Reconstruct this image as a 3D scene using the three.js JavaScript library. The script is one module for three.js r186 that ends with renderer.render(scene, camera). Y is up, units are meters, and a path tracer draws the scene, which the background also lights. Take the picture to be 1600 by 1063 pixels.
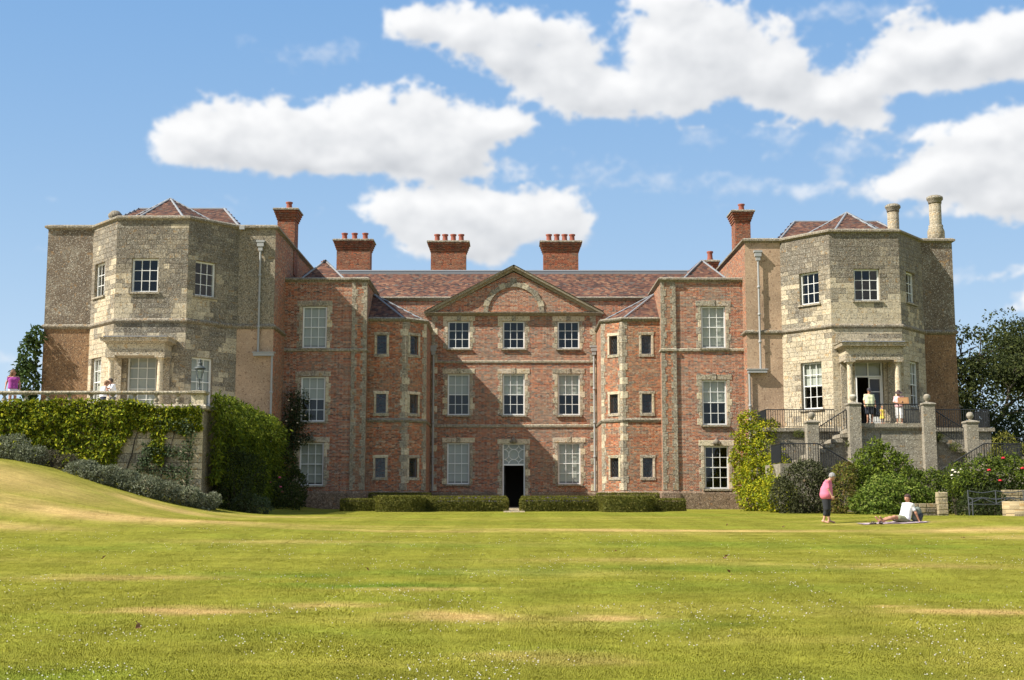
import * as THREE from 'three';
import { mergeGeometries } from 'three/addons/utils/BufferGeometryUtils.js';
import { ImprovedNoise } from 'three/addons/math/ImprovedNoise.js';

// ---------------------------------------------------------------- camera, sky, sun, exposure
const scene = new THREE.Scene();
const camera = new THREE.PerspectiveCamera(29.77, 1024 / 680, 0.1, 3000);
camera.position.set(-0.1, 0.35, 74);
camera.rotation.x = THREE.MathUtils.degToRad(7.2);
const renderer = new THREE.WebGLRenderer({ antialias: true });
renderer.setSize(1024, 680);
renderer.toneMapping = THREE.LinearToneMapping;
renderer.toneMappingExposure = 2.15;
renderer.shadowMap.enabled = true;

const SUN = new THREE.Vector3(-2.6, 2.75, 1.0).normalize();
const sun = new THREE.DirectionalLight(new THREE.Color().setRGB(1.0, 0.95, 0.86), 4.4);
sun.position.copy(SUN).multiplyScalar(120);
sun.castShadow = true;
sun.shadow.mapSize.set(4096, 4096);
Object.assign(sun.shadow.camera, { left: -60, right: 60, top: 60, bottom: -60, near: 1, far: 300 });
scene.add(sun, sun.target);

function rng(seed) { let a = seed >>> 0; return () => { a = (a + 0x6D2B79F5) | 0; let t = Math.imul(a ^ (a >>> 15), 1 | a); t = (t + Math.imul(t ^ (t >>> 7), 61 | t)) ^ t; return ((t ^ (t >>> 14)) >>> 0) / 4294967296; }; }
const { clamp, lerp, smoothstep, degToRad } = THREE.MathUtils;
const perlin = new ImprovedNoise();
function fbm3(x, y, z, oct) { let s = 0, a = 1, n = 0; for (let i = 0; i < oct; i++) { s += a * perlin.noise(x, y, z); n += a; a *= 0.52; x *= 2.07; y *= 2.07; z *= 2.07; } return s / n; }

function billow(x, y, z, oct) { let s = 0, a = 1, n = 0; for (let i = 0; i < oct; i++) { s += a * (0.5 - 2.2 * Math.abs(perlin.noise(x, y, z))); n += a; a *= 0.55; x *= 2.1; y *= 2.1; z *= 2.1; } return s / n; }
// the sky: blue air that pales towards the horizon, and fair weather cumulus (azimuth, elevation, half width, half height in degrees, weight)
const CLOUDS = [[-14.8,15.4,1.5,1.21,1],[-13,16.1,1.7,1.41,1],[-11.1,16.2,1.8,1.37,1],[-9.3,15.7,1.7,1.33,1],[-7.5,16.6,1.7,1.44,1],[-5.6,16.8,2,1.62,1],[-3.5,16.2,2.2,1.54,1],[-1.6,16.6,1.8,1.26,1],[0,16.8,1.2,.67,.8],[-7,15.4,2.6,1.12,1],[-4.4,15.2,2.6,1.07,1],[-11,14.9,3.4,.83,.9],[-2.3,14.8,2.3,.71,.6],
[-5.8,13.2,1.4,.96,.75],[-4.4,12.5,1.7,1.19,.95],[-2.6,13.2,1.7,1.19,1],[-1.2,12.4,2,1.28,1],[1,12.5,1.8,1.14,1],[2.6,12.4,1.2,1.08,.9],[-1.2,11.1,1.5,.8,.9],[-4.4,11.4,1.4,.74,.6],[-2.9,11.5,1.7,.85,.7],
[-4.8,20.9,1.3,.87,.9],[-2.8,20.8,1.8,1.23,1],[-.7,20.1,1.8,1.38,1],[1.2,19,2.1,1.53,1],[3.1,18,1.8,1.17,1],[5,17.7,1.7,.97,1],[7,20.3,2,1.91,1],[8.7,20.7,2.1,1.76,1],[7.7,18.1,2.2,1.38,1],[10.3,18.8,2.3,1.76,1],[12.5,18.1,2.1,1.48,1],[14.7,17.2,1.8,1.12,1],[16,16.5,1.1,.74,.9],[16.7,18.3,1.7,1.31,.95],[18.4,18.9,1.8,1.24,1],[20.2,18.8,1.9,1.27,1],[22.2,19.1,1.8,1.24,1],[.6,21,2.6,.77,.7],[3,20.2,1.5,1.1,.8],[12.3,20.6,1.7,.8,.35],[14.6,20.9,1.7,.52,.3],[19.4,17.6,2.2,.64,.7],[22,17.8,1.6,.63,.6],
[18.5,13.8,1.6,1.05,1],[20.3,14.2,1.9,1.55,1],[22.1,14.8,1.8,1.9,1],[22.3,12.8,1.8,1.27,1],[20.7,12.7,1.9,.9,.9],[16.8,13.2,1.6,.75,.6],[14.3,13.5,1.8,.68,.45],[13,13.5,1.1,.38,.3],[19.3,15.5,1.9,.57,.45],[17.8,12.2,2.2,.32,.5],[8.5,16,1.2,.69,.25],[12,15,1.1,.33,.25],[9.1,12.9,1,.22,.22],[20.8,9.5,2,.52,.4],[19.5,9.3,1.6,.26,.25],[-21.4,10.5,1.3,.15,.35],[-19.9,12.7,.7,.18,.3],[-21.4,5.7,1.8,.64,.5],[5,14.6,3.5,1.1,.28],[-9,19.6,3.5,1,.24],[15,15.2,3,.9,.32],[10,13.9,3,.7,.26],[17,20.8,3.5,.9,.38],[11,16.3,2.5,.8,.28],[-12,12.6,3,.6,.22]];
{ // the same kind of clouds all round
  const r = rng(77);
  for (let k = 0; k < 64; k++) {
    const az = 32 + (k + r() * 0.8) / 64 * 292, el = 6 + 40 * Math.pow(r(), 0.8), big = 1.2 + 0.06 * el;
    for (let i = 0, n = 5 + Math.floor(r() * 7); i < n; i++) CLOUDS.push([az + (r() - 0.5) * 9 * big, el + (r() - 0.35) * 1.8 * big, (1.3 + 1.2 * r()) * big, (0.7 + 0.8 * r()) * big, 0.8 + 0.2 * r()]);
  }
}
function makeSky() {
  const W = 4096, H = 2048, data = new Float32Array(W * H * 4);
  const cell = 4, grid = new Map();               // clouds filed by 4 degree cells
  for (const c of CLOUDS) {
    const [az, el, rx, ry] = c, gx0 = Math.floor((az - rx * 1.9) / cell), gx1 = Math.floor((az + rx * 1.9) / cell), gy0 = Math.floor((el - ry * 1.9) / cell), gy1 = Math.floor((el + ry * 1.9) / cell);
    for (let gx = gx0; gx <= gx1; gx++) for (let gy = gy0; gy <= gy1; gy++) { const key = ((gx + 900) % 90) * 100 + gy; if (!grid.has(key)) grid.set(key, []); grid.get(key).push(c); }
  }
  const field = (az, el) => {
    const list = grid.get(((Math.floor(az / cell) + 900) % 90) * 100 + Math.floor(el / cell));
    if (!list) return [0, 0];
    let m = 0, w = 0;
    for (const [ca, ce, rx, ry, wt] of list) {
      let da = az - ca; da -= Math.round(da / 360) * 360;
      let dy = (el - ce) / ry; if (dy < 0) dy *= 1.25;
      const q = 1 - (da * da / (rx * rx) + dy * dy) / 2.4;
      if (q > 0) { const v = q * q * wt; m = m + v - m * v * 0.55; w = Math.max(w, wt); }
    }
    return [m, w];
  };
  for (let j = 0; j < H; j++) {
    const el = (j + 0.5) / H * 180 - 90, e = Math.max(el, 0), ce = Math.cos(degToRad(el)), se = Math.sin(degToRad(el));
    const t = Math.pow(1 - clamp(e / 90, 0, 1), 5), t2 = Math.exp(-e / 5);
    const air = [lerp(lerp(0.055, 0.25, t), 0.36, t2), lerp(lerp(0.15, 0.355, t), 0.41, t2), lerp(lerp(0.325, 0.445, t), 0.455, t2)];
    for (let i = 0; i < W; i++) {
      const o = (j * W + i) * 4;
      let r = air[0], g = air[1], b = air[2];
      if (el > 0) {
        const phi = ((i + 0.5) / W - 0.5) * 2 * Math.PI, x = Math.cos(phi) * ce, z = Math.sin(phi) * ce;
        const az = THREE.MathUtils.radToDeg(Math.atan2(x, -z));
        const [m, w] = field(az, el);
        if (m > 0.02) {
          const n = fbm3(x * 26 + 3.1, se * 36, z * 26 + 1.7, 6);
          const n2 = billow(x * 60 + 9, se * 78, z * 60, 4);
          const d = m + n * 0.8 + n2 * 0.42 - 0.20;
          const a = smoothstep(d, 0.0, lerp(0.8, 0.44, w)) * lerp(0.45, 0.97, smoothstep(w, 0.2, 0.9));
          if (a > 0) {
            const [mu] = field(az - 0.55, el + 0.7), nu = fbm3(x * 26 + 3.1 - 0.2, (se + 0.013) * 36, z * 26 + 1.7, 3);
            const shade = clamp(0.5 + (d - n2 * 0.42 - (mu + nu * 0.8 - 0.20)) * 0.6, 0, 1);          // brighter where the cloud thins towards the sun
            const depth = smoothstep(m, 0.5, 1.0);
            const k = clamp(0.76 + 0.27 * shade - 0.12 * depth * (1 - shade) + n2 * 0.02, 0.62, 1);
            const c = [0.47 * Math.pow(k, 1.2), 0.47 * Math.pow(k, 1.12), 0.47 * k];
            r = lerp(r, c[0], a); g = lerp(g, c[1], a); b = lerp(b, c[2], a);
          } 
        }
      }
      data[o] = r; data[o + 1] = g; data[o + 2] = b; data[o + 3] = 1;
    }
  }
  const tex = new THREE.DataTexture(data, W, H, THREE.RGBAFormat, THREE.FloatType);
  tex.mapping = THREE.EquirectangularReflectionMapping; tex.magFilter = THREE.LinearFilter; tex.minFilter = THREE.LinearFilter; tex.needsUpdate = true;
  return tex;
}
scene.background = makeSky();
scene.environment = scene.background;

// ---------------------------------------------------------------- helpers
const V = (x, y, z) => new THREE.Vector3(x, y, z);
const lin = (r, g, b) => new THREE.Color().setRGB(r, g, b);
const taken = new Map();
function numbered(name) { const n = taken.get(name) || 0; taken.set(name, n + 1); return n ? name + '_' + String(n).padStart(3, '0') : name; }
function shade(o) { o.castShadow = o.receiveShadow = true; return o; }
function tag(o, label, category, group, kind) { o.userData.label = label; o.userData.category = category; if (group) o.userData.group = group; if (kind) o.userData.kind = kind; return o; }
function thing(name, label, category, [x, y, z] = [0, 0, 0], turn = 0, group) {
  const o = new THREE.Group(); o.name = numbered(name); scene.add(o); o.position.set(x, y, z); o.rotation.y = turn; return tag(o, label, category, group);
}
function ground(o, name) { o.name = name; o.userData.kind = 'structure'; scene.add(shade(o)); return o; }
function groupIn(parent, name, [x, y, z] = [0, 0, 0], turn = 0) { const g = new THREE.Group(); g.name = name; g.position.set(x, y, z); g.rotation.y = turn; parent.add(g); return g; }
function plain(g) { const q = g.index ? g.toNonIndexed() : g; for (const k of Object.keys(q.attributes)) if (!['position', 'normal', 'uv', 'color'].includes(k)) q.deleteAttribute(k); q.morphAttributes = {}; return q; }
function merge(list) {
  const gs = list.map(plain), col = gs.some((g) => g.attributes.color);
  for (const g of gs) {
    if (!g.attributes.normal) g.computeVertexNormals();
    if (!g.attributes.uv) g.setAttribute('uv', new THREE.BufferAttribute(new Float32Array(g.attributes.position.count * 2), 2));
    if (col && !g.attributes.color) g.setAttribute('color', new THREE.BufferAttribute(new Float32Array(g.attributes.position.count * 3).fill(1), 3));
  }
  return gs.length === 1 ? gs[0] : mergeGeometries(gs);
}
function part(name, geos, mat, parent) { const m = new THREE.Mesh(Array.isArray(geos) ? merge(geos) : geos, mat); m.name = name; parent.add(shade(m)); return m; }
function stuff(m) { m.userData.kind = 'stuff'; return m; }
// uv in metres: along the wall and up it, from each face's own normal
function uvMetres(g0, du = 0, dv = 0) {
  const g = plain(g0), p = g.attributes.position, uv = new Float32Array(p.count * 2), a = V(), b = V(), c = V(), n = V();
  for (let i = 0; i < p.count; i += 3) {
    a.fromBufferAttribute(p, i); b.fromBufferAttribute(p, i + 1); c.fromBufferAttribute(p, i + 2);
    n.copy(b).sub(a).cross(c.clone().sub(a)).normalize();
    const flat = Math.abs(n.y) > 0.85, h = Math.hypot(n.x, n.z) || 1;
    [a, b, c].forEach((q, k) => { uv[(i + k) * 2] = (flat ? q.x : (q.x * n.z - q.z * n.x) / h) + du; uv[(i + k) * 2 + 1] = (flat ? q.z : q.y) + dv; });
  }
  g.setAttribute('uv', new THREE.BufferAttribute(uv, 2));
  return g;
}
function tint(g, c) { const n = g.attributes.position.count, a = new Float32Array(n * 3); for (let i = 0; i < n; i++) { a[i * 3] = c[0]; a[i * 3 + 1] = c[1]; a[i * 3 + 2] = c[2]; } g.setAttribute('color', new THREE.BufferAttribute(a, 3)); return g; }
function box(w, h, d, x = 0, y = 0, z = 0) { const g = new THREE.BoxGeometry(w, h, d); g.translate(x, y, z); return plain(g); }      // centred
function slab(x0, x1, y0, y1, z0, z1) { return box(x1 - x0, y1 - y0, z1 - z0, (x0 + x1) / 2, (y0 + y1) / 2, (z0 + z1) / 2); }
function softBox(w, h, d, r = 0.01) {                                     // box with chamfered front edges, front at +z, back open
  const x = w / 2, y = h / 2, q = [], f = d / 2, k = d / 2 - r;
  const P = [[-x + r, -y + r, f], [x - r, -y + r, f], [x - r, y - r, f], [-x + r, y - r, f]], Q = [[-x, -y, k], [x, -y, k], [x, y, k], [-x, y, k]], B = [[-x, -y, -f], [x, -y, -f], [x, y, -f], [-x, y, -f]];
  const quad = (a, b, c, e) => q.push(...a, ...b, ...c, ...a, ...c, ...e);
  quad(...P); for (let i = 0; i < 4; i++) { const j = (i + 1) % 4; quad(Q[i], Q[j], P[j], P[i]); quad(B[i], B[j], Q[j], Q[i]); }
  const g = new THREE.BufferGeometry(); g.setAttribute('position', new THREE.Float32BufferAttribute(q, 3)); g.computeVertexNormals(); return g;
}
function bar(a, b, r, sides = 6) { const d = b.clone().sub(a), g = new THREE.CylinderGeometry(r, r, d.length(), sides, 1); g.applyQuaternion(new THREE.Quaternion().setFromUnitVectors(V(0, 1, 0), d.clone().normalize())); const m = a.clone().add(b).multiplyScalar(0.5); g.translate(m.x, m.y, m.z); return plain(g); }
function taper(a, b, r0, r1, sides = 7) { const d = b.clone().sub(a), g = new THREE.CylinderGeometry(r1, r0, d.length(), sides, 1, true); g.applyQuaternion(new THREE.Quaternion().setFromUnitVectors(V(0, 1, 0), d.clone().normalize())); const m = a.clone().add(b).multiplyScalar(0.5); g.translate(m.x, m.y, m.z); return plain(g); }
function lathe(pts, n = 14) { return plain(new THREE.LatheGeometry(pts.map(([r, y]) => new THREE.Vector2(r, y)), n)); }
function moved(g, x, y, z, ry = 0) { const c = g.clone(); if (ry) c.rotateY(ry); c.translate(x, y, z); return c; }
// a moulding: a closed profile of [out, y] swept with mitres along a plan path of [x, z]; out is to the left of travel seen from above with x right, z towards us
function normals2(path, closed) {
  const n = path.length, seg = [];
  for (let i = 0; i < (closed ? n : n - 1); i++) { const a = path[i], b = path[(i + 1) % n], d = [b[0] - a[0], b[1] - a[1]], l = Math.hypot(...d); seg.push([-d[1] / l, d[0] / l]); }
  return path.map((p, i) => {
    const m = closed ? seg[(i + n - 1) % n] : seg[Math.max(i - 1, 0)], q = closed ? seg[i] : seg[Math.min(i, n - 2)], k = 1 + m[0] * q[0] + m[1] * q[1];
    return [(m[0] + q[0]) / k, (m[1] + q[1]) / k];
  });
}
function sweep(path, profile, closed = false) {
  const ns = normals2(path, closed), n = path.length, k = profile.length, q = [];
  const at = (i, j) => [path[i][0] + ns[i][0] * profile[j][0], profile[j][1], path[i][1] + ns[i][1] * profile[j][0]];
  for (let i = 0; i < (closed ? n : n - 1); i++) for (let j = 0; j < k; j++) { const a = at(i, j), b = at((i + 1) % n, j), c = at((i + 1) % n, (j + 1) % k), d = at(i, (j + 1) % k); q.push(...a, ...b, ...c, ...a, ...c, ...d); }
  if (!closed) for (const i of [0, n - 1]) for (const t of THREE.ShapeUtils.triangulateShape(profile.map(([o, y]) => new THREE.Vector2(o, y)), [])) for (const j of t) q.push(...at(i, j));
  const g = new THREE.BufferGeometry(); g.setAttribute('position', new THREE.Float32BufferAttribute(q, 3)); g.computeVertexNormals(); return uvMetres(g);
}
// a slab of wall from a to b ([x, z]), outward to the left of travel; holes are [u centre, y0, width, height]; m0, m1 mitre its back face
function wallGeo(a, b, y0, y1, holes = [], thick = 0.4, m0 = 0, m1 = 0) {
  const dx = b[0] - a[0], dz = b[1] - a[1], L = Math.hypot(dx, dz), nx = -dz / L, nz = dx / L;
  const s = new THREE.Shape(); s.moveTo(0, y0); s.lineTo(L, y0); s.lineTo(L, y1); s.lineTo(0, y1); s.closePath();
  for (const [u, h0, w, h] of holes) { const p = new THREE.Path(); p.moveTo(u - w / 2, h0); p.lineTo(u - w / 2, h0 + h); p.lineTo(u + w / 2, h0 + h); p.lineTo(u + w / 2, h0); p.closePath(); s.holes.push(p); }
  const g = plain(new THREE.ExtrudeGeometry(s, { depth: thick, bevelEnabled: false })), p = g.attributes.position;
  for (let i = 0; i < p.count; i++) {
    let u = p.getX(i); const y = p.getY(i), d = p.getZ(i);                   // d: 0 back .. thick front
    if (d < thick * 0.5) { if (u < 1e-4) u += thick * m0; else if (u > L - 1e-4) u -= thick * m1; }
    const o = d - thick; p.setXYZ(i, a[0] + dx / L * u + nx * o, y, a[1] + dz / L * u + nz * o);
  }
  g.computeVertexNormals(); return uvMetres(g);
}
function turnTan(p, q, r) { const a = [q[0] - p[0], q[1] - p[1]], b = [r[0] - q[0], r[1] - q[1]], cr = a[0] * b[1] - a[1] * b[0], dt = a[0] * b[0] + a[1] * b[1]; return -Math.tan(Math.atan2(cr, dt) / 2); }
function onWall(a, b, u) { const dx = b[0] - a[0], dz = b[1] - a[1], L = Math.hypot(dx, dz); return { x: a[0] + dx / L * u, z: a[1] + dz / L * u, turn: Math.atan2(-dz, dx) }; }

// ---------------------------------------------------------------- textures (what surfaces are made of)
function hash2(x, y, s) { let h = Math.imul(x, 374761393) ^ Math.imul(y, 668265263) ^ Math.imul(s, 1442695041); h = Math.imul(h ^ (h >>> 13), 1274126177); return ((h ^ (h >>> 16)) >>> 0) / 4294967296; }
function tileNoise(x, y, per, s) { const xi = Math.floor(x), yi = Math.floor(y), fx = x - xi, fy = y - yi, ux = fx * fx * (3 - 2 * fx), uy = fy * fy * (3 - 2 * fy), w = (v) => ((v % per) + per) % per; return lerp(lerp(hash2(w(xi), w(yi), s), hash2(w(xi + 1), w(yi), s), ux), lerp(hash2(w(xi), w(yi + 1), s), hash2(w(xi + 1), w(yi + 1), s), ux), uy); }
function tileFbm(u, v, per, oct, s) { let r = 0, a = 1, n = 0; for (let i = 0; i < oct; i++) { r += a * tileNoise(u * per, v * per, per, s + i); n += a; a *= 0.55; per *= 2; } return r / n; }
function texture(size, metres, fn, srgb = true) {
  const data = new Uint8Array(size * size * 4), c = [0, 0, 0];
  for (let j = 0; j < size; j++) for (let i = 0; i < size; i++) { fn(i / size, j / size, c, i, j); const o = (j * size + i) * 4; data[o] = clamp(c[0], 0, 255); data[o + 1] = clamp(c[1], 0, 255); data[o + 2] = clamp(c[2], 0, 255); data[o + 3] = 255; }
  const t = new THREE.DataTexture(data, size, size); t.wrapS = t.wrapT = THREE.RepeatWrapping; t.magFilter = THREE.LinearFilter; t.minFilter = THREE.LinearMipmapLinearFilter; t.generateMipmaps = true;
  t.repeat.set(1 / metres, 1 / metres); if (srgb) t.colorSpace = THREE.SRGBColorSpace; t.needsUpdate = true; return t;
}
const mix3 = (c, r, g, b, t) => { c[0] += (r - c[0]) * t; c[1] += (g - c[1]) * t; c[2] += (b - c[2]) * t; };
// brickwork: Flemish bond, 9 m square, 40 stretchers across and 120 courses; grey and white lichen grows over it in ragged patches
const BRICKS = [[180, 88, 50], [162, 76, 44], [190, 102, 58], [148, 70, 44], [192, 116, 76], [168, 88, 56], [132, 72, 52], [184, 94, 50], [104, 72, 62], [186, 126, 92]];
function brickAt(u, v) {
  const row = Math.floor(v * 120), fy = v * 120 - row, per = 0.3375, U = u * 9 + (row % 2 ? 0.169 : 0) , k = Math.floor(U / per), fu = U - k * per;
  const head = fu > 0.225, id = k * 2 + (head ? 1 : 0), x = head ? fu - 0.225 : fu, w = head ? 0.1125 : 0.225, n = 27;
  const joint = x < 0.006 || x > w - 0.006 || fy < 0.09 || fy > 0.93;
  return [((id % (2 * 26)) + 1000) % 1000, row, joint, head];
}
function makeBrick(lichenAmt, seed, mortar) {
  return texture(2048, 9, (u, v, c) => {
    const [id, row, joint, head] = brickAt(u, v), h = hash2(id, row, seed), h2 = hash2(id, row, seed + 9), big = tileFbm(u, v, 5, 4, seed + 20), fine = tileNoise(u * 512, v * 512, 512, seed + 3);
    if (joint) { c[0] = mortar[0]; c[1] = mortar[1]; c[2] = mortar[2]; const k = 0.82 + 0.3 * fine; c[0] *= k; c[1] *= k; c[2] *= k; }
    else { const b = BRICKS[Math.floor(h * (head ? 10 : 8.6))], k = 0.80 + 0.26 * h2 + (fine - 0.5) * 0.26; c[0] = b[0] * k; c[1] = b[1] * k; c[2] = b[2] * k; const h3 = hash2(id, row, seed + 17); if (h3 < 0.05) mix3(c, 190, 178, 156, 0.5); else if (h3 < 0.11) mix3(c, 96, 76, 68, 0.5); else if (h3 < 0.22) mix3(c, 150, 136, 116, 0.4); }
    const speck = tileFbm(u, v, 96, 3, seed + 31), l = big * 0.75 + speck * 0.5;
    if (l > 0.75 - lichenAmt) { const t = clamp((l - 0.75 + lichenAmt) * 5, 0, 0.55); mix3(c, 134, 124, 106, t * 0.8); }
    const w = tileFbm(u, v, 160, 2, seed + 41); if (w > 0.78 - lichenAmt * 0.25) mix3(c, 196, 186, 166, 0.5);
    const dk = tileFbm(u, v, 120, 2, seed + 51); if (dk < 0.27) mix3(c, 84, 60, 48, clamp((0.27 - dk) * 6, 0, 0.5));
  });
}
const T_brick = makeBrick(0.10, 11, [208, 190, 158]);
const T_brickOld = makeBrick(0.11, 57, [188, 164, 128]);
const T_brickBump = texture(1024, 9, (u, v, c) => { const [id, row, joint] = brickAt(u, v); const n = tileNoise(u * 384, v * 384, 384, 5) * 50; c[0] = c[1] = c[2] = joint ? 60 + n : 150 + hash2(id, row, 2) * 50 + n; }, false);
// limestone with lichen: pale cream below, grey, black and white crusts over it
function makeStone(size, metres, seed, base, grey, white, dark) {
  return texture(size, metres, (u, v, c) => {
    const f = tileFbm(u, v, 12, 5, seed), m = tileFbm(u, v, 64, 3, seed + 7), s = tileNoise(u * 300, v * 300, 300, seed + 9), p = tileFbm(u, v, 150, 2, seed + 13), q = tileFbm(u, v, 120, 2, seed + 23);
    const k = 0.84 + 0.3 * (f - 0.5) + 0.22 * (s - 0.5) + 0.1; c[0] = base[0] * k; c[1] = base[1] * k; c[2] = base[2] * k;
    const g = f * 0.55 + m * 0.5; if (g > 0.60 - grey) mix3(c, 134, 127, 112, clamp((g - 0.60 + grey) * 6, 0, 0.7));
    if (q > 0.70 - dark) mix3(c, 72, 66, 58, clamp((q - 0.70 + dark) * 7, 0, 0.55));
    if (p > 0.72 - white) mix3(c, 214, 210, 196, clamp((p - 0.72 + white) * 8, 0, 0.6));
    const or = tileFbm(u, v, 24, 3, seed + 61); if (or > 0.73) mix3(c, 170, 122, 64, clamp((or - 0.73) * 8, 0, 0.35));
  });
}
const T_stoneGrey = makeStone(1024, 5, 101, [172, 158, 134], 0.10, 0.10, 0.13);
const T_stoneCream = makeStone(1024, 5, 151, [210, 195, 166], -0.02, 0.05, 0.05);
const T_stoneDark = makeStone(1024, 5, 171, [146, 134, 116], 0.10, 0.09, 0.14);
const T_stair = makeStone(1024, 5, 191, [146, 138, 122], 0.06, 0.05, 0.06);
const T_stoneBump = texture(1024, 5, (u, v, c) => { c[0] = c[1] = c[2] = 255 * (0.55 * tileFbm(u, v, 40, 4, 201) + 0.45 * tileFbm(u, v, 150, 2, 209)); }, false);
const T_render = texture(1024, 5, (u, v, c) => {
  const f = tileFbm(u, v, 6, 5, 301), s = tileNoise(u * 400, v * 400, 400, 303), k = 0.86 + 0.3 * (f - 0.5) + 0.26 * (s - 0.5) + 0.06; c[0] = 180 * k; c[1] = 152 * k; c[2] = 124 * k;
  const w = tileFbm(u, v, 120, 2, 307); if (w > 0.75) mix3(c, 206, 190, 166, 0.5); const d = tileFbm(u, v, 70, 3, 311); if (d > 0.66) mix3(c, 104, 80, 62, clamp((d - 0.66) * 7, 0, 0.6));
});
const T_renderOld = texture(1024, 5, (u, v, c) => {
  const f = tileFbm(u, v, 6, 5, 321), s = tileNoise(u * 400, v * 400, 400, 323), k = 0.82 + 0.34 * (f - 0.5) + 0.3 * (s - 0.5) + 0.08; c[0] = 140 * k; c[1] = 106 * k; c[2] = 72 * k;
  const w = tileFbm(u, v, 130, 2, 327); if (w > 0.70) mix3(c, 190, 172, 140, 0.55); const d = tileFbm(u, v, 80, 3, 331); if (d > 0.60) mix3(c, 74, 58, 44, clamp((d - 0.60) * 7, 0, 0.7));
});
const T_renderGrey = makeStone(1024, 5, 341, [110, 95, 77], 0.06, 0.06, 0.13);
const std = (o) => new THREE.MeshStandardMaterial({ roughness: 0.9, ...o });
const M = {
  brick: std({ map: T_brick, bumpMap: T_brickBump, bumpScale: 0.014, color: lin(0.79, 0.87, 0.97) }),
  brickOld: std({ map: T_brickOld, bumpMap: T_brickBump, bumpScale: 0.016, color: lin(0.84, 0.90, 0.93) }),
  stoneGrey: std({ map: T_stoneGrey, bumpMap: T_stoneBump, bumpScale: 0.018, vertexColors: true }),
  stoneCream: std({ map: T_stoneCream, bumpMap: T_stoneBump, bumpScale: 0.012, vertexColors: true }),
  stoneDark: std({ map: T_stoneDark, bumpMap: T_stoneBump, bumpScale: 0.03, vertexColors: true }),
  stair: std({ map: T_stair, bumpMap: T_stoneBump, bumpScale: 0.015, vertexColors: true }),
  render: std({ map: T_render, bumpMap: T_stoneBump, bumpScale: 0.008 }),
  renderOld: std({ map: T_renderOld, bumpMap: T_stoneBump, bumpScale: 0.02 }),
  brickStack: std({ map: T_brickOld, bumpMap: T_brickBump, bumpScale: 0.02, color: lin(0.62, 0.50, 0.46) }),
  mortar: std({ map: T_stoneGrey, color: lin(0.8, 0.77, 0.72) }),
  renderGrey: std({ map: T_renderGrey, bumpMap: T_stoneBump, bumpScale: 0.02 }),
  lead: std({ color: lin(0.17, 0.18, 0.195), roughness: 0.8 }),
  leadPale: std({ color: lin(0.30, 0.30, 0.29), roughness: 0.7 }),
  leadRoll: std({ color: lin(0.20, 0.21, 0.22), roughness: 0.7 }),
  tile: std({ color: lin(1, 1, 1), vertexColors: true, roughness: 0.92 }),
  tileBed: std({ color: lin(0.34, 0.24, 0.15) }),
  white: std({ color: lin(0.72, 0.71, 0.67), roughness: 0.45 }),
  blind: std({ color: lin(0.36, 0.36, 0.31), roughness: 0.9 }),
  glass: new THREE.MeshPhysicalMaterial({ color: lin(0.92, 0.95, 0.94), transmission: 1, thickness: 0, roughness: 0.02, ior: 1.5 }),
  lattice: std({ color: lin(0.16, 0.17, 0.18), roughness: 0.5, metalness: 0.3 }),
  iron: std({ color: lin(0.018, 0.019, 0.021), roughness: 0.5, metalness: 0.2 }),
  pot: std({ color: lin(0.26, 0.075, 0.045), roughness: 0.85 }),
  inside: std({ color: lin(0.10, 0.085, 0.07) }),
  floorWood: std({ color: lin(0.09, 0.05, 0.03), roughness: 0.5 }),
};
// ---------------------------------------------------------------- the ground: lawn that falls towards us and climbs as a bank below the terrace
const PROFILE = [[-400, 6], [-60, 0.4], [-12, 0.02], [0, 0.0], [12, -0.12], [22, -0.2], [33, -0.35], [44, -0.6], [54, -0.95], [62, -1.25], [69, -1.45], [74, -1.5], [110, -1.9], [400, -4]];
function groundAt(x, z) {
  let h = PROFILE[PROFILE.length - 1][1];
  for (let i = 0; i < PROFILE.length - 1; i++) if (z < PROFILE[i + 1][0]) { const [a, b] = [PROFILE[i], PROFILE[i + 1]], t = clamp((z - a[0]) / (b[0] - a[0]), 0, 1); h = lerp(a[1], b[1], t); break; }
  const bank = 2.25 * smoothstep(-x, 9.5, 20.5) + 0.9 * smoothstep(-x, 20, 40);
  const up = (1 - smoothstep(z, 27, 46)) * smoothstep(z, -60, -20);
  h += bank * up;
  h += 0.30 * smoothstep(-x, 3, 11) * Math.exp(-Math.pow((z - 37.5) / 5.5, 2));                   // the low swell in front of the bank
  h += 0.22 * smoothstep(x, 9, 17) * Math.exp(-Math.pow((z - 33) / 7, 2));
  h += 0.05 * perlin.noise(x * 0.16, 3.3, z * 0.16) * smoothstep(z, 8, 20) + 0.014 * perlin.noise(x * 0.7, 8.1, z * 0.7);
  return h;
}
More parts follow.
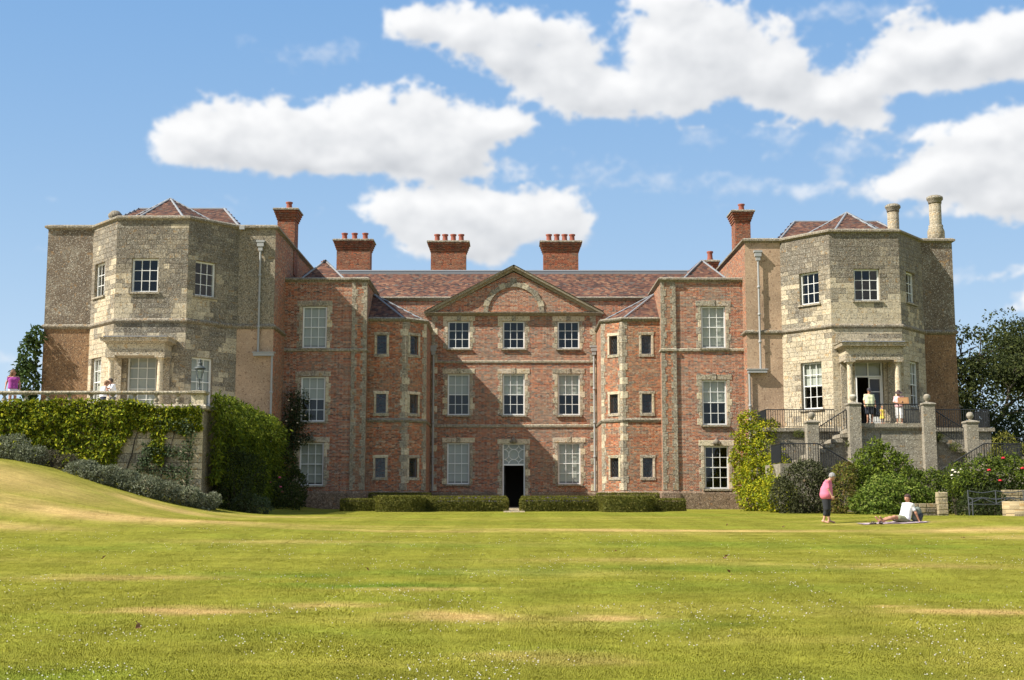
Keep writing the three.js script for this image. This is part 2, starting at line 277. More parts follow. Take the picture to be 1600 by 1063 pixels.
const DRY = [[-11.2, 37.2, 4.2, 1.5, 1], [-14, 41, 2.4, 0.8, 0.6], [-17, 32, 3.5, 3.5, 0.65], [-12.5, 28.2, 2.2, 1.3, 0.75], [-8.5, 25.5, 2.5, 0.8, 0.5], [-15, 36, 3, 1, 0.5], [4.8, 37.6, 4.6, 0.7, 0.95], [-3, 38.5, 4, 0.6, 0.45], [12.8, 38.2, 2.4, 1.1, 0.8], [14.5, 41.5, 2.6, 0.9, 0.7], [11.8, 34, 1.8, 0.8, 0.45],
  [-4.5, 57.0, 0.75, 0.3, 0.95], [-0.75, 57.6, 0.55, 0.32, 0.85], [1.0, 57.7, 0.5, 0.25, 0.85], [-2.4, 56.6, 0.6, 0.3, 0.6], [5.9, 57.2, 0.8, 0.28, 0.9], [4.9, 56.6, 0.3, 0.2, 0.5], [-6.5, 52.5, 1.4, 0.5, 0.55], [7, 50.5, 1.8, 0.5, 0.4], [2, 49, 2.2, 0.6, 0.3], [-5.5, 44, 2.5, 0.6, 0.35], [0.3, 60.8, 0.7, 0.35, 0.3], [-1.4, 54.5, 1.0, 0.3, 0.35]];
const LUSH = [[-2.2, 54, 1.3, 0.45, 0.9], [-0.5, 51.5, 2.4, 0.7, 0.7], [-4.2, 62, 1.0, 0.9, 0.3], [2.6, 62.5, 1.2, 1.0, 0.35], [3.2, 50.8, 2.4, 0.7, 0.6], [-3.8, 52.0, 1.1, 0.5, 0.6], [1.6, 58.2, 0.6, 0.4, 0.5], [4, 44, 3, 0.9, 0.5], [-9, 46, 2, 0.7, 0.4], [8, 45, 3, 0.8, 0.4], [-1.5, 44.5, 3, 0.8, 0.4]];
function lawnMix(x, z) {                                       // [dry, lush] at a spot, ragged by noise
  const n = fbm3(x * 0.55, 1.7, z * 1.1, 4), n2 = perlin.noise(x * 2.3, 4.4, z * 4.6), wx = x + n * 1.2, wz = z + n * 0.5;
  let d = 0, l = 0;
  for (const [cx, cz, rx, rz, w] of DRY) { const q = ((wx - cx) / rx) ** 2 + ((wz - cz) / rz) ** 2; if (q < 4) d = Math.max(d, w * Math.exp(-q * 0.9)); }
  for (const [cx, cz, rx, rz, w] of LUSH) { const q = ((wx - cx) / rx) ** 2 + ((wz - cz) / rz) ** 2; if (q < 4) l = Math.max(l, w * Math.exp(-q * 0.9)); }
  const wide = fbm3(x * 0.10 + 5, 7.7, z * 0.28, 3);
  d = clamp(d * 1.2 + 0.5 * Math.max(0, wide + n * 0.4 - 0.12) + n2 * 0.10 * (d > 0.05 ? 1 : 0.3), 0, 1);
  l = clamp(l * 1.25 + 1.1 * Math.max(0, -wide + n * 0.4 - 0.04), 0, 1) * (1 - d);
  return [d, l, n, n2];
}
const GRASS = [0.200, 0.194, 0.026], STRAW = [0.43, 0.30, 0.11], GREEN = [0.115, 0.165, 0.018];
function lawnColour(x, z, c) {
  const [d, l, n, n2] = lawnMix(x, z), stripe = Math.floor((x + 0.12 * n) / 0.9 + 100) % 2, k = (1 + n * 0.34 + n2 * 0.12) * (stripe ? 1.05 : 0.96);      // mown up and down
  for (let i = 0; i < 3; i++) c[i] = lerp(lerp(GRASS[i], GREEN[i], l), STRAW[i], d) * k;
  return c;
}
{
  const xs = [], zs = [];
  for (let x = -400; x < -44; x += 40) xs.push(x); for (let x = -44; x <= 44; x += 0.5) xs.push(x); for (let x = 60; x <= 400; x += 40) xs.push(x);
  for (let z = -400; z < -30; z += 25) zs.push(z); for (let z = -30; z < 0; z += 3) zs.push(z); for (let z = 0; z <= 78; z += 0.5) zs.push(z); for (let z = 90; z <= 400; z += 40) zs.push(z);
  const pos = [], uv = [], idx = [], nx = xs.length;
  for (const z of zs) for (const x of xs) { pos.push(x, groundAt(x, z), z); uv.push(x, z); }
  for (let j = 0; j < zs.length - 1; j++) for (let i = 0; i < nx - 1; i++) { const a = j * nx + i; idx.push(a, a + nx, a + 1, a + 1, a + nx, a + nx + 1); }
  const g = new THREE.BufferGeometry(); g.setAttribute('position', new THREE.Float32BufferAttribute(pos, 3)); g.setAttribute('uv', new THREE.Float32BufferAttribute(uv, 2)); g.setIndex(idx); g.computeVertexNormals();
  const S = 80, col = [0, 0, 0], s8 = (v) => 255 * (v <= 0.0031308 ? v * 12.92 : 1.055 * Math.pow(v, 1 / 2.4) - 0.055);
  const map = texture(2048, S, (u, v, c) => {                 // map covers x -40..40, z 0..80
    lawnColour(u * S - 40, v * S, col); const k = 0.8 + 0.4 * hash2(Math.floor(u * 2048), Math.floor(v * 2048), 4); for (let i = 0; i < 3; i++) c[i] = s8(col[i] * k);
  });
  map.offset.set(0.5, 0);
  const bump = texture(1024, 3, (u, v, c) => { c[0] = c[1] = c[2] = 255 * (0.5 * tileFbm(u, v, 90, 3, 401) + 0.5 * hash2(Math.floor(u * 700), Math.floor(v * 700), 9)); }, false);
  ground(new THREE.Mesh(g, new THREE.MeshPhysicalMaterial({ map, bumpMap: bump, bumpScale: 0.012, roughness: 1, specularIntensity: 0.08 })), 'lawn');
}
// ---------------------------------------------------------------- the country house
const house = thing('country_house', 'large red brick country house with stone bay towers, central pediment and brick chimneys', 'house');
const hr = rng(5);
const GLASSGEO = new Map();
const paneGeo = (w, h) => { const k = w.toFixed(3) + 'x' + h.toFixed(3); if (!GLASSGEO.has(k)) GLASSGEO.set(k, new THREE.PlaneGeometry(w, h)); return GLASSGEO.get(k); };
function stoneBlock(name, parent, mat, x, y, w, h, z, d, tone = 1) {           // a dressed stone, front at z
  const g = uvMetres(softBox(w, h, d, 0.012), hr() * 5, hr() * 5), k = tone * (0.86 + 0.2 * hr());
  tint(g, [k, k * (0.96 + 0.05 * hr()), k * (0.92 + 0.08 * hr())]); g.translate(x, y, z - d / 2); return part(name, g, mat, parent);
}
// sash window: origin at the middle of the foot of the opening, wall face at z = 0, z outwards
function sash(parent, at, y0, w, h, nx, ny, o = {}) {
  const win = groupIn(parent, o.name || 'window', [at.x, y0, at.z], at.turn), F = 0.078, b = 0.030, zf = -(o.back ?? 0.10), W = w - 0.008, H = h - 0.008;
  part('frame', [box(W, F, 0.10, 0, F / 2 + 0.004, zf - 0.05), box(W, F, 0.10, 0, h - F / 2 - 0.004, zf - 0.05), box(F, H - 2 * F, 0.10, -W / 2 + F / 2, h / 2, zf - 0.05), box(F, H - 2 * F, 0.10, W / 2 - F / 2, h / 2, zf - 0.05)], M.white, win);
  const iw = W - 2 * F, foot = o.panel || 0, y1 = F + 0.004 + foot, ih = h - F - 0.004 - y1, pw = (iw - (nx - 1) * b) / nx, ph = (ih - (ny - 1) * b) / ny, zb = zf - 0.045, bars = [];
  for (let i = 1; i < nx; i++) bars.push(box(b, ih, 0.04, -iw / 2 + i * (pw + b) - b / 2, y1 + ih / 2, zb));
  for (let j = 1; j < ny; j++) { const mid = ny % 2 === 0 && j === ny / 2; bars.push(box(iw, mid ? 0.045 : b, mid ? 0.062 : 0.036, 0, y1 + j * (ph + b) - b / 2, zb)); }
  part('glazing_bars', bars, M.white, win);
  if (foot) part('door_panel', [box(iw, foot, 0.05, 0, F + foot / 2, zb), box(iw * 0.8, foot * 0.6, 0.02, 0, F + foot / 2, zb + 0.033)], M.white, win);
  for (let j = 0; j < ny; j++) for (let i = 0; i < nx; i++) {
    if (o.skip && o.skip(i, j)) continue;
    const p = part('pane', paneGeo(pw + 0.01, ph + 0.01), M.glass, win); p.position.set(-iw / 2 + pw / 2 + i * (pw + b), y1 + ph / 2 + j * (ph + b), zb); p.rotation.set((hr() - 0.5) * 0.014, (hr() - 0.5) * 0.014, 0);
  }
  if (o.blind) { const bh = ih * o.blind; part('blind', box(iw + 0.04, bh, 0.004, 0, h - F - bh / 2, zf - 0.16), M.blind, win); }
  if (o.sill !== 0) part('sill', tint(uvMetres(box(w + 0.22, 0.09, 0.26, 0, -0.045, -0.02)), [0.9, 0.9, 0.9]), o.whiteSill ? M.white : M.stoneGrey, win);
  return win;
}
function surround(win, w, h, o = {}) {                                          // dressed stone round an opening in brick
  const mat = o.mat || M.stoneGrey, rows = Math.max(3, Math.round(h / 0.36)), rh = h / rows;
  for (const s of [-1, 1]) for (let j = 0; j < rows; j++) { const lw = (j + (s > 0 ? 1 : 0)) % 2 ? 0.18 : 0.29; stoneBlock('surround_stone', win, hr() < 0.3 ? M.stoneCream : mat, s * (w / 2 + lw / 2 + 0.004), rh * (j + 0.5), lw - 0.008, rh - 0.008, 0.013, 0.06); }
  const top = h + 0.15, lw = w / 2 + 0.30 - 0.11;
  for (const s of [-1, 1]) stoneBlock('lintel_stone', win, o.pale ? M.stoneCream : mat, s * (0.11 + lw / 2), top, lw - 0.01, 0.28, 0.026, 0.06);
  stoneBlock('keystone', win, o.dark ? M.stoneDark : mat, 0, top + 0.02, 0.21, 0.34, 0.06, 0.10);
  if (o.carved) {
    const g = [new THREE.SphereGeometry(0.15, 8, 6), moved(new THREE.SphereGeometry(0.09, 8, 6), -0.14, -0.06, 0), moved(new THREE.SphereGeometry(0.09, 8, 6), 0.14, -0.06, 0), moved(new THREE.SphereGeometry(0.07, 8, 6), 0, 0.15, 0)].map((q) => { const c = plain(q.clone()); c.scale(1, 1, 0.6); c.translate(0, top + 0.06, 0.09); return tint(c, [0.8, 0.8, 0.8]); });
    part('carved_mask', g, M.stoneDark, win);
  }
}
function leaded(parent, at, y0, w, h) {                                          // small leaded light in a stone frame
  const win = groupIn(parent, 'leaded_window', [at.x, y0, at.z], at.turn), f = 0.13;
  stoneBlock('jamb_stone', win, M.stoneCream, -(w / 2 + f / 2), h / 2, f - 0.006, h, 0.03, 0.09, 0.86); stoneBlock('jamb_stone', win, M.stoneCream, w / 2 + f / 2, h / 2, f - 0.006, h, 0.03, 0.09, 0.86);
  stoneBlock('lintel_stone', win, hr() < 0.5 ? M.stoneGrey : M.stoneCream, 0, h + 0.085, w + 2 * f + 0.06, 0.16, 0.035, 0.10); stoneBlock('sill_stone', win, M.stoneGrey, 0, -0.085, w + 2 * f + 0.04, 0.16, 0.04, 0.11);
  const z = -0.13, lead = [], s = 0.155;
  const clip = (x0, y0_, dx) => { const pts = []; for (let t = -3; t <= 3; t += 0.01) { const x = x0 + dx * t * 0.62, y = y0_ + t; if (Math.abs(x) <= w / 2 && y >= 0 && y <= h) pts.push([x, y]); } return pts.length > 4 ? [pts[0], pts[pts.length - 1]] : null; };
  for (let k = -12; k <= 12; k++) for (const d of [-1, 1]) { const c = clip(k * s * 0.62 * 1.6, h / 2, d); if (c) lead.push(bar(V(c[0][0], c[0][1], z), V(c[1][0], c[1][1], z), 0.0065, 4)); }
  part('leading', lead, M.lattice, win);
  part('casement_frame', [box(w, 0.03, 0.03, 0, 0.015, z), box(w, 0.03, 0.03, 0, h - 0.015, z), box(0.03, h - 0.06, 0.03, -w / 2 + 0.015, h / 2, z), box(0.03, h - 0.06, 0.03, w / 2 - 0.015, h / 2, z)], M.lattice, win);
  const p = part('pane', paneGeo(w, h), M.glass, win); p.position.set(0, h / 2, z - 0.012); p.rotation.set((hr() - 0.5) * 0.02, (hr() - 0.5) * 0.02, 0);
  return win;
}
function quoins(path, y0, y1, mat, o = {}) {                                     // stones round a corner: short and long by turns
  const n = Math.round((y1 - y0) / (o.course || 0.38)), h = (y1 - y0) / n, [a, c, b] = path;
  const along = (p, q, l) => { const d = [q[0] - p[0], q[1] - p[1]], k = l / Math.hypot(...d); return [p[0] + d[0] * k, p[1] + d[1] * k]; };
  for (let i = 0; i < n; i++) {
    const l1 = i % 2 ? 0.18 : 0.28, l2 = i % 2 ? 0.28 : 0.18, q = (o.len || 1), f = 0.012 + 0.005 * hr(), ya = y0 + i * h + 0.005, yb = y0 + (i + 1) * h - 0.005;
    const g = sweep([along(c, a, Math.min(l1 * q, Math.hypot(a[0] - c[0], a[1] - c[1]))), c, along(c, b, Math.min(l2 * q, Math.hypot(b[0] - c[0], b[1] - c[1])))], [[-0.03, ya], [f - 0.01, ya], [f, ya + 0.01], [f, yb - 0.01], [f - 0.01, yb], [-0.03, yb]]);
    const k = 0.72 + 0.22 * hr(); tint(g, [k, k * 0.98, k * 0.95]);
    const uv = g.attributes.uv, du = hr() * 5, dv = hr() * 5; for (let j = 0; j < uv.count; j++) uv.setXY(j, uv.getX(j) + du, uv.getY(j) + dv);
    part('quoin', g, o.pale && hr() < 0.3 ? M.stoneCream : mat, house);
  }
}
let blocksLeft = 300;
// coursed stone facing on a wall part; the blocks of the lower storeys are parts, the rest is one mesh per stone
function facing(wall, a, b, y0, y1, holes, o) {
  const L = Math.hypot(b[0] - a[0], b[1] - a[1]), at = onWall(a, b, 0), ys = [y0], lots = { grey: [], cream: [], dark: [] };
  while (ys[ys.length - 1] < y1 - 0.2) ys.push(ys[ys.length - 1] + 0.21 + 0.09 * hr());
  ys[ys.length - 1] = y1;
  for (const [, h0, , h] of holes) for (const t of [h0 - 0.09, h0 + h]) { let k = 0, bd = 9; for (let i = 1; i < ys.length - 1; i++) if (Math.abs(ys[i] - t) < bd) { bd = Math.abs(ys[i] - t); k = i; } ys[k] = t; }
  ys.sort((p, q) => p - q);
  for (let j = 0; j < ys.length - 1; j++) {
    const c0 = ys[j], c1 = ys[j + 1]; if (c1 - c0 < 0.05) continue;
    let free = [[0, L]];
    for (const [u, h0, w, h] of holes) if (c1 > h0 - 0.08 && c0 < h0 + h - 0.01) { const wide = c0 < h0 - 0.02 ? w / 2 + 0.11 : w / 2 + 0.005; free = free.flatMap(([p, q]) => (u + wide <= p || u - wide >= q ? [[p, q]] : [[p, u - wide], [u + wide, q]].filter(([s, t]) => t - s > 0.06))); }
    for (const [p, q] of free) {
      let u = p;
      while (u < q - 0.02) {
        let w = 0.26 + 0.34 * hr(); if (q - u - w < 0.22) w = q - u;
        const kind = o.pick(u + w / 2, (c0 + c1) / 2), k = kind.tone * (0.88 + 0.2 * hr()), warm = hr();
        const g = uvMetres(softBox(w - 0.009, c1 - c0 - 0.009, 0.05, 0.006), hr() * 5, hr() * 5);
        tint(g, [k, k * (0.97 + 0.03 * warm), k * (0.92 + 0.08 * warm)]); g.translate(u + w / 2, (c0 + c1) / 2, -0.013 + 0.008 * hr()); g.rotateY(at.turn); g.translate(at.x, 0, at.z);
        if (o.parts && blocksLeft > 0) { blocksLeft--; part('stone_block', g, M[kind.mat], wall); } else lots[{ stoneGrey: 'grey', stoneCream: 'cream', stoneDark: 'dark' }[kind.mat]].push(g);
        u += w;
      }
    }
  }
  for (const [k, mat] of [['grey', M.stoneGrey], ['cream', M.stoneCream], ['dark', M.stoneDark]]) if (lots[k].length) stuff(part('stone_facing', lots[k], mat, wall));
}
// roof covering: tiles laid in courses on a flat polygon (corners anticlockwise from outside; the first two are the eaves)
function tiles(poly, parent, seed = 1) {
  const r = rng(seed), P = poly.map((p) => V(...p)), e = P[1].clone().sub(P[0]).normalize(), n = e.clone().cross(P[P.length - 1].clone().sub(P[0])).normalize(), up = n.clone().cross(e).normalize();
  const flat = P.map((p) => { const d = p.clone().sub(P[0]); return [d.dot(e), d.dot(up)]; });
  const inside = (x, y) => { let k = false; for (let i = 0, j = flat.length - 1; i < flat.length; j = i++) { const [xi, yi] = flat[i], [xj, yj] = flat[j]; if ((yi > y) !== (yj > y) && x < (xj - xi) * (y - yi) / (yj - yi) + xi) k = !k; } return k; };
  const bed = []; for (let i = 1; i < P.length - 1; i++) for (const q of [P[0], P[i], P[i + 1]]) bed.push(q.x, q.y, q.z);
  const bg = new THREE.BufferGeometry(); bg.setAttribute('position', new THREE.Float32BufferAttribute(bed, 3)); bg.computeVertexNormals(); part('roof_slope', uvMetres(bg), M.tileBed, parent);
  const xs = flat.map((f) => f[0]), ymax = Math.max(...flat.map((f) => f[1])), pos = [], col = [], gauge = 0.115, tw = 0.175;
  const put = (q, c) => { for (const i of [0, 1, 2, 0, 2, 3]) { pos.push(q[i].x, q[i].y, q[i].z); col.push(...c); } };
  for (let j = 0; j * gauge < ymax; j++) {
    let x = Math.min(...xs) - tw * (j % 2 ? 0.5 : 0) - 0.02;
    for (; x < Math.max(...xs); x += tw) {
      if (![0.08, 0.5, 0.92].some((k) => inside(x + tw * k, j * gauge + gauge / 2))) continue;
      const h = r(), w = fbm3(x * 0.5, j * 0.07, seed * 3.3, 3); let c = h < 0.22 ? [0.055, 0.028, 0.022] : h < 0.58 ? [0.105, 0.045, 0.029] : h < 0.82 ? [0.15, 0.066, 0.038] : h < 0.93 ? [0.19, 0.10, 0.058] : [0.09, 0.068, 0.055];
      const k = (0.86 + 0.28 * r()) * (1 + w * 0.5); c = c.map((v) => v * k);
      const tilt = 0.022 + 0.008 * r(), p = (u, v, o) => P[0].clone().addScaledVector(e, u).addScaledVector(up, v).addScaledVector(n, o), g = 0.0015, y0 = j * gauge, y1 = y0 + gauge + 0.03;
      const a = p(x + g, y0, tilt), b = p(x + tw - g, y0, tilt), d = p(x + tw - g, y1, 0.012), f = p(x + g, y1, 0.012), a2 = p(x + g, y0, 0.004), b2 = p(x + tw - g, y0, 0.004);
      put([a, b, d, f], c); put([a2, b2, b, a], c);
    }
  }
  if (pos.length) { const g = new THREE.BufferGeometry(); g.setAttribute('position', new THREE.Float32BufferAttribute(pos, 3)); g.setAttribute('color', new THREE.Float32BufferAttribute(col, 3)); g.computeVertexNormals(); stuff(part('roof_tiling', g, M.tile, parent)); }
}
function hip(parent, a, b, r = 0.11, mat = M.leadRoll) { part('lead_hip', bar(V(...a), V(...b), r * 0.75, 8), mat, parent); }

// ---- towers: each a ring of walls; the front is a three sided bay
function tower(s, zf, bay, xo, top, left) {                // s: -1 left, 1 right; zf: z of the flat front; bay: how far the bay stands out
  const X = (x) => s * x, ring = [[X(xo), -8], [X(xo), zf], [X(21.87), zf], [X(19.95), zf + bay], [X(16.35), zf + bay], [X(14.3), zf], [X(12.4), zf], [X(12.4), -8]];
  if (s > 0) ring.reverse();                               // always left to right
  const kindOf = s < 0 ? ['side', 'flatOut', 'cant', 'front', 'cant', 'flatIn', 'return', 'back'] : ['return', 'flatIn', 'cant', 'front', 'cant', 'flatOut', 'side', 'back'];
  const holesUp = s < 0 ? { 2: [0.98, 10.75, 1.24, 1.75], 3: [1.45, 10.75, 1.33, 1.72], 4: [1.05, 10.65, 1.22, 1.78] } : { 2: [1.82, 10.6, 1.22, 1.69], 3: [1.88, 10.63, 1.32, 1.67], 4: [1.41, 10.66, 1.22, 1.65] };
  const holesLo = s < 0 ? { 2: [0.98, 5.15, 1.2, 2.45], 3: [1.45, 4.10, 1.46, 3.44], 4: [1.0, 5.1, 1.23, 2.42] } : { 2: [1.8, 5.1, 1.3, 2.44], 3: [1.84, 4.1, 1.46, 3.4], 4: [1.46, 5.2, 1.22, 2.4] };
  ring.forEach((a, i) => {
    const b = ring[(i + 1) % 8], m0 = turnTan(ring[(i + 7) % 8], a, b), m1 = turnTan(a, b, ring[(i + 2) % 8]), kind = kindOf[i], at = (u) => onWall(a, b, u);
    const mats = { side: ['renderOld', 'renderGrey'], flatOut: ['renderOld', 'renderGrey'], cant: ['mortar', 'mortar'], front: ['mortar', 'mortar'], flatIn: ['render', s < 0 ? 'stoneGrey' : 'render'], return: ['brickOld', 'brickOld'], back: ['brickOld', 'brickOld'] }[kind];
    [[-0.6, 9.33, holesLo[i], mats[0]], [9.33, top - 0.1, holesUp[i], mats[1]]].forEach(([y0, y1, hole, mat], up) => {
      const holes = hole ? [hole] : [], g = wallGeo(a, b, y0, y1, holes, 0.45, m0, m1), w = part('wall', M[mat].vertexColors ? tint(g, [0.68, 0.66, 0.62]) : g, M[mat], house);
      if (kind === 'cant' || kind === 'front') {
        facing(w, a, b, up ? 9.42 : Math.max(y0, 3.4), up ? y1 : 9.2, holes, {
          parts: !up, pick: (u, y) => {
            const n = perlin.noise(u * 0.5 + i * 7.7 + s * 3, y * 0.45, 2.2), r = hr(), wear = up ? (y - 9.4) / 5 * 0.9 + 0.25 + n * 0.9 : 0.02 + n * 0.7 + (s < 0 && i > 2 ? 0.45 : 0) + (y > 8.6 ? 0.35 : 0);
            return wear + (r - 0.5) * 0.7 > 0.78 ? { mat: 'stoneDark', tone: 0.66 } : wear + (r - 0.5) * 0.6 > 0.34 ? { mat: 'stoneGrey', tone: 0.68 } : { mat: 'stoneCream', tone: 0.78 };
          },
        });
      }
      if (hole && kind !== 'front' || hole && up) {
        const [u, h0, w2, h] = hole; sash(house, at(u), h0, w2, h, 3, up ? 3 : 4, { blind: up ? (s < 0 ? 0 : 0) : (s < 0 ? 0.95 : 0.52), back: 0.14 });
        const lamp = 0; void lamp;
      }
    });
  });
  const front = ring.slice(0, 7).concat([ring[7]]);
  part('string_course', sweep(front.slice(0, 8), [[-0.02, 9.16], [0.05, 9.2], [0.11, 9.27], [0.11, 9.34], [0.02, 9.43], [-0.02, 9.43]]), M.stoneDark, house).geometry = tint(sweep(front, [[-0.02, 9.16], [0.06, 9.2], [0.12, 9.27], [0.12, 9.34], [0.03, 9.43], [-0.02, 9.43]]), [0.8, 0.78, 0.74]);
  part('coping', tint(sweep(ring, [[-0.5, top - 0.11], [0.02, top - 0.14], [0.06, top - 0.1], [0.15, top - 0.06], [0.15, top + 0.03], [0.02, top + 0.11], [-0.5, top + 0.11]], true), [0.85, 0.84, 0.8]), M.stoneDark, house);
  // floors and ceiling inside
  part('floor', slab(Math.min(X(12.9), X(xo - 0.5)), Math.max(X(12.9), X(xo - 0.5)), 3.85, 4.05, -7.5, zf - 0.4), M.floorWood, house);
  part('floor', slab(Math.min(X(16.5), X(19.8)), Math.max(X(16.5), X(19.8)), 3.85, 4.05, zf - 0.4, zf + bay - 0.5), M.floorWood, house);
  part('floor', slab(Math.min(X(12.9), X(xo - 0.5)), Math.max(X(12.9), X(xo - 0.5)), 9.2, 9.4, -7.5, zf - 0.5), M.inside, house);
  part('floor', slab(Math.min(X(16.6), X(19.7)), Math.max(X(16.6), X(19.7)), 9.2, 9.4, zf - 0.5, zf + bay - 0.55), M.inside, house);
  part('ceiling', slab(Math.min(X(12.9), X(xo - 0.5)), Math.max(X(12.9), X(xo - 0.5)), top - 0.4, top - 0.2, -7.5, zf - 0.5), M.inside, house);
  part('ceiling', slab(Math.min(X(16.6), X(19.7)), Math.max(X(16.6), X(19.7)), top - 0.4, top - 0.2, zf - 0.5, zf + bay - 0.55), M.inside, house);
  part('inner_wall', slab(Math.min(X(12.9), X(xo - 0.5)), Math.max(X(12.9), X(xo - 0.5)), 4.06, top - 0.42, zf - 4.2, zf - 4.0), M.inside, house);
  // roof: a hipped main roof and a half pyramid over the bay
  const rf = groupIn(house, 'roof'), yb = top - 0.15, yr = top + 2.25, zr = zf - 5.6, q = (list) => (s < 0 ? list : list.map(([x, y, z]) => [-x, y, z]).reverse());
  const face = (list, seed) => { const l = q(list); if (s > 0) { l.unshift(l.pop()); l.unshift(l.pop()); const k = l.length; void k; } tiles(s > 0 ? reorder(l) : l, rf, seed); };
  function reorder(l) { let best = 0, by = 1e9; l.forEach((p, i) => { const m = p[1] + l[(i + 1) % l.length][1]; if (m < by - 1e-6) { by = m; best = i; } }); return l.slice(best).concat(l.slice(0, best)); }
  const A = [-22.8, yb, zf - 1.2], B = [-14.2, yb, zf - 1.2], C = [-14.2, yb, -6], D = [-22.8, yb, -6], R0 = [-21.2, yr, zr], R1 = [-16.4, yr, zr];
  face([A, B, R1, R0], 11 + s); face([B, C, R1], 13 + s); face([D, A, R0], 15 + s); face([C, D, R0, R1], 17 + s);
  const ap = [-18.3, yr - 0.45, zf - 1.3], bk = [-18.3, yr - 0.45, zr + 0.8], b0 = [-21.3, yb, zf - 0.35], b1 = [-19.5, yb, zf + bay - 0.5], b2 = [-16.6, yb, zf + bay - 0.5], b3 = [-14.9, yb, zf - 0.35];
  face([b1, b2, ap], 21 + s); face([b2, b3, ap], 23 + s); face([b0, b1, ap], 25 + s); face([b3, [-14.9, yb, zr + 1], bk, ap], 27 + s); face([[-21.3, yb, zr + 1], b0, ap, bk], 29 + s);
  const hx = (p) => [X(-p[0]), p[1], p[2]];
  for (const p of [b1, b2, b3, b0]) hip(rf, hx(ap), hx(p), 0.10); hip(rf, hx(ap), hx(bk), 0.10);
  for (const [p, r] of [[A, R0], [B, R1]]) hip(rf, hx(r), hx(p), 0.10); hip(rf, hx(R0), hx(R1), 0.10, M.lead);
  return ring;
}
const TL = { z: 8.6, bay: 2.2, xo: 24.25, top: 14.55 }, TR = { z: 6.4, bay: 2.4, xo: 23.55, top: 14.3 };
tower(-1, TL.z, TL.bay, TL.xo, TL.top); tower(1, TR.z, TR.bay, TR.xo, TR.top);

// ---- porticoes in front of the garden doors of the towers
function portico(s, zWall, xc) {
  const p = groupIn(house, 'portico', [xc, 4.05, zWall]), put = (name, g, mat, k = 1) => part(name, tint(uvMetres(g, hr() * 4, hr() * 4), [k, k * 0.98, k * 0.95]), mat, p);
  for (const x of [-1.2, 1.2]) {
    const r = 0.155; put('column', moved(lathe([[0.01, 0], [0.23, 0], [0.23, 0.12], [0.2, 0.14], [0.21, 0.2], [0.17, 0.24], [r, 0.3], [r, 1.4], [0.13, 3.0], [0.145, 3.02], [0.145, 3.06], [0.132, 3.08], [0.132, 3.16], [0.2, 3.24], [0.2, 3.26], [0.01, 3.26]], 18), x, 0, 1.15), M.stoneCream, 0.95);
    put('capital', box(0.46, 0.1, 0.46, x, 3.31, 1.15), M.stoneGrey);
    put('pilaster', slab(x - 0.19, x + 0.19, 0, 3.36, 0.025, 0.14), M.stoneGrey, 0.9);
  }
  put('architrave', slab(-1.45, 1.45, 3.36, 3.66, 0.02, 1.38), M.stoneGrey);
  put('frieze', slab(-1.41, 1.41, 3.663, 3.92, 0.02, 1.34), M.stoneCream, 0.88);
  const path = [[-1.41, 0.02], [-1.41, 1.34], [1.41, 1.34], [1.41, 0.02]];
  put('cornice', sweep(path, [[-0.4, 3.92], [0.03, 3.92], [0.06, 4.0], [0.24, 4.06], [0.26, 4.2], [0.3, 4.24], [-0.4, 4.3]]), M.stoneGrey);
  part('lead_roof', slab(-1.55, 1.55, 4.19, 4.315, 0.02, 1.45), M.lead, p);
  return p;
}
portico(-1, TL.z + TL.bay, -18.45); portico(1, TR.z + TR.bay, 18.1);
{ // the glazed garden doors
  const a = [-19.95, TL.z + TL.bay], b = [-16.35, TL.z + TL.bay];
  sash(house, onWall(a, b, 1.45), 4.1, 1.46, 3.44, 3, 5, { name: 'garden_door', blind: 0.96, panel: 0.7, sill: 0, back: 0.2 });
  const c = [16.35, TR.z + TR.bay], d = [19.95, TR.z + TR.bay], at = onWall(c, d, 1.84), g = groupIn(house, 'garden_door', [at.x, 4.1, at.z], at.turn), z = -0.25;
  part('frame', [box(0.07, 3.39, 0.12, -0.69, 1.695, z), box(0.07, 3.39, 0.12, 0.69, 1.695, z), box(1.31, 0.07, 0.12, 0, 3.355, z), box(1.31, 0.08, 0.12, 0, 2.62, z), box(0.06, 0.66, 0.08, 0, 2.99, z)], M.white, g);
  for (const x of [-0.34, 0.34]) { const p = part('pane', paneGeo(0.62, 0.68), M.glass, g); p.position.set(x, 2.99, z); part('blind', box(0.62, 0.66, 0.004, x, 2.99, z - 0.12), M.blind, g); }
  for (const [name, px, turn] of [['door_leaf', 0.655, 0], ['door_leaf', -0.655, -1.75]]) {          // one leaf shut, the other swung in
    const leaf = groupIn(g, name, [px, 0, z - 0.01], turn), s = px > 0 ? -1 : 1, W = 0.64;
    part('stile', [box(0.06, 2.56, 0.05, s * 0.03, 1.29, 0), box(0.06, 2.56, 0.05, s * (W - 0.03), 1.29, 0), box(W - 0.12, 0.08, 0.05, s * W / 2, 2.53, 0), box(W - 0.12, 0.55, 0.05, s * W / 2, 0.28, 0), box(W - 0.12, 0.035, 0.04, s * W / 2, 1.2, 0), box(W - 0.12, 0.035, 0.04, s * W / 2, 1.84, 0)], M.white, leaf);
    for (const [y, h] of [[0.87, 0.63], [1.52, 0.61], [2.17, 0.62]]) { const p = part('pane', paneGeo(W - 0.11, h), M.glass, leaf); p.position.set(s * W / 2, y, 0); }
  }
}

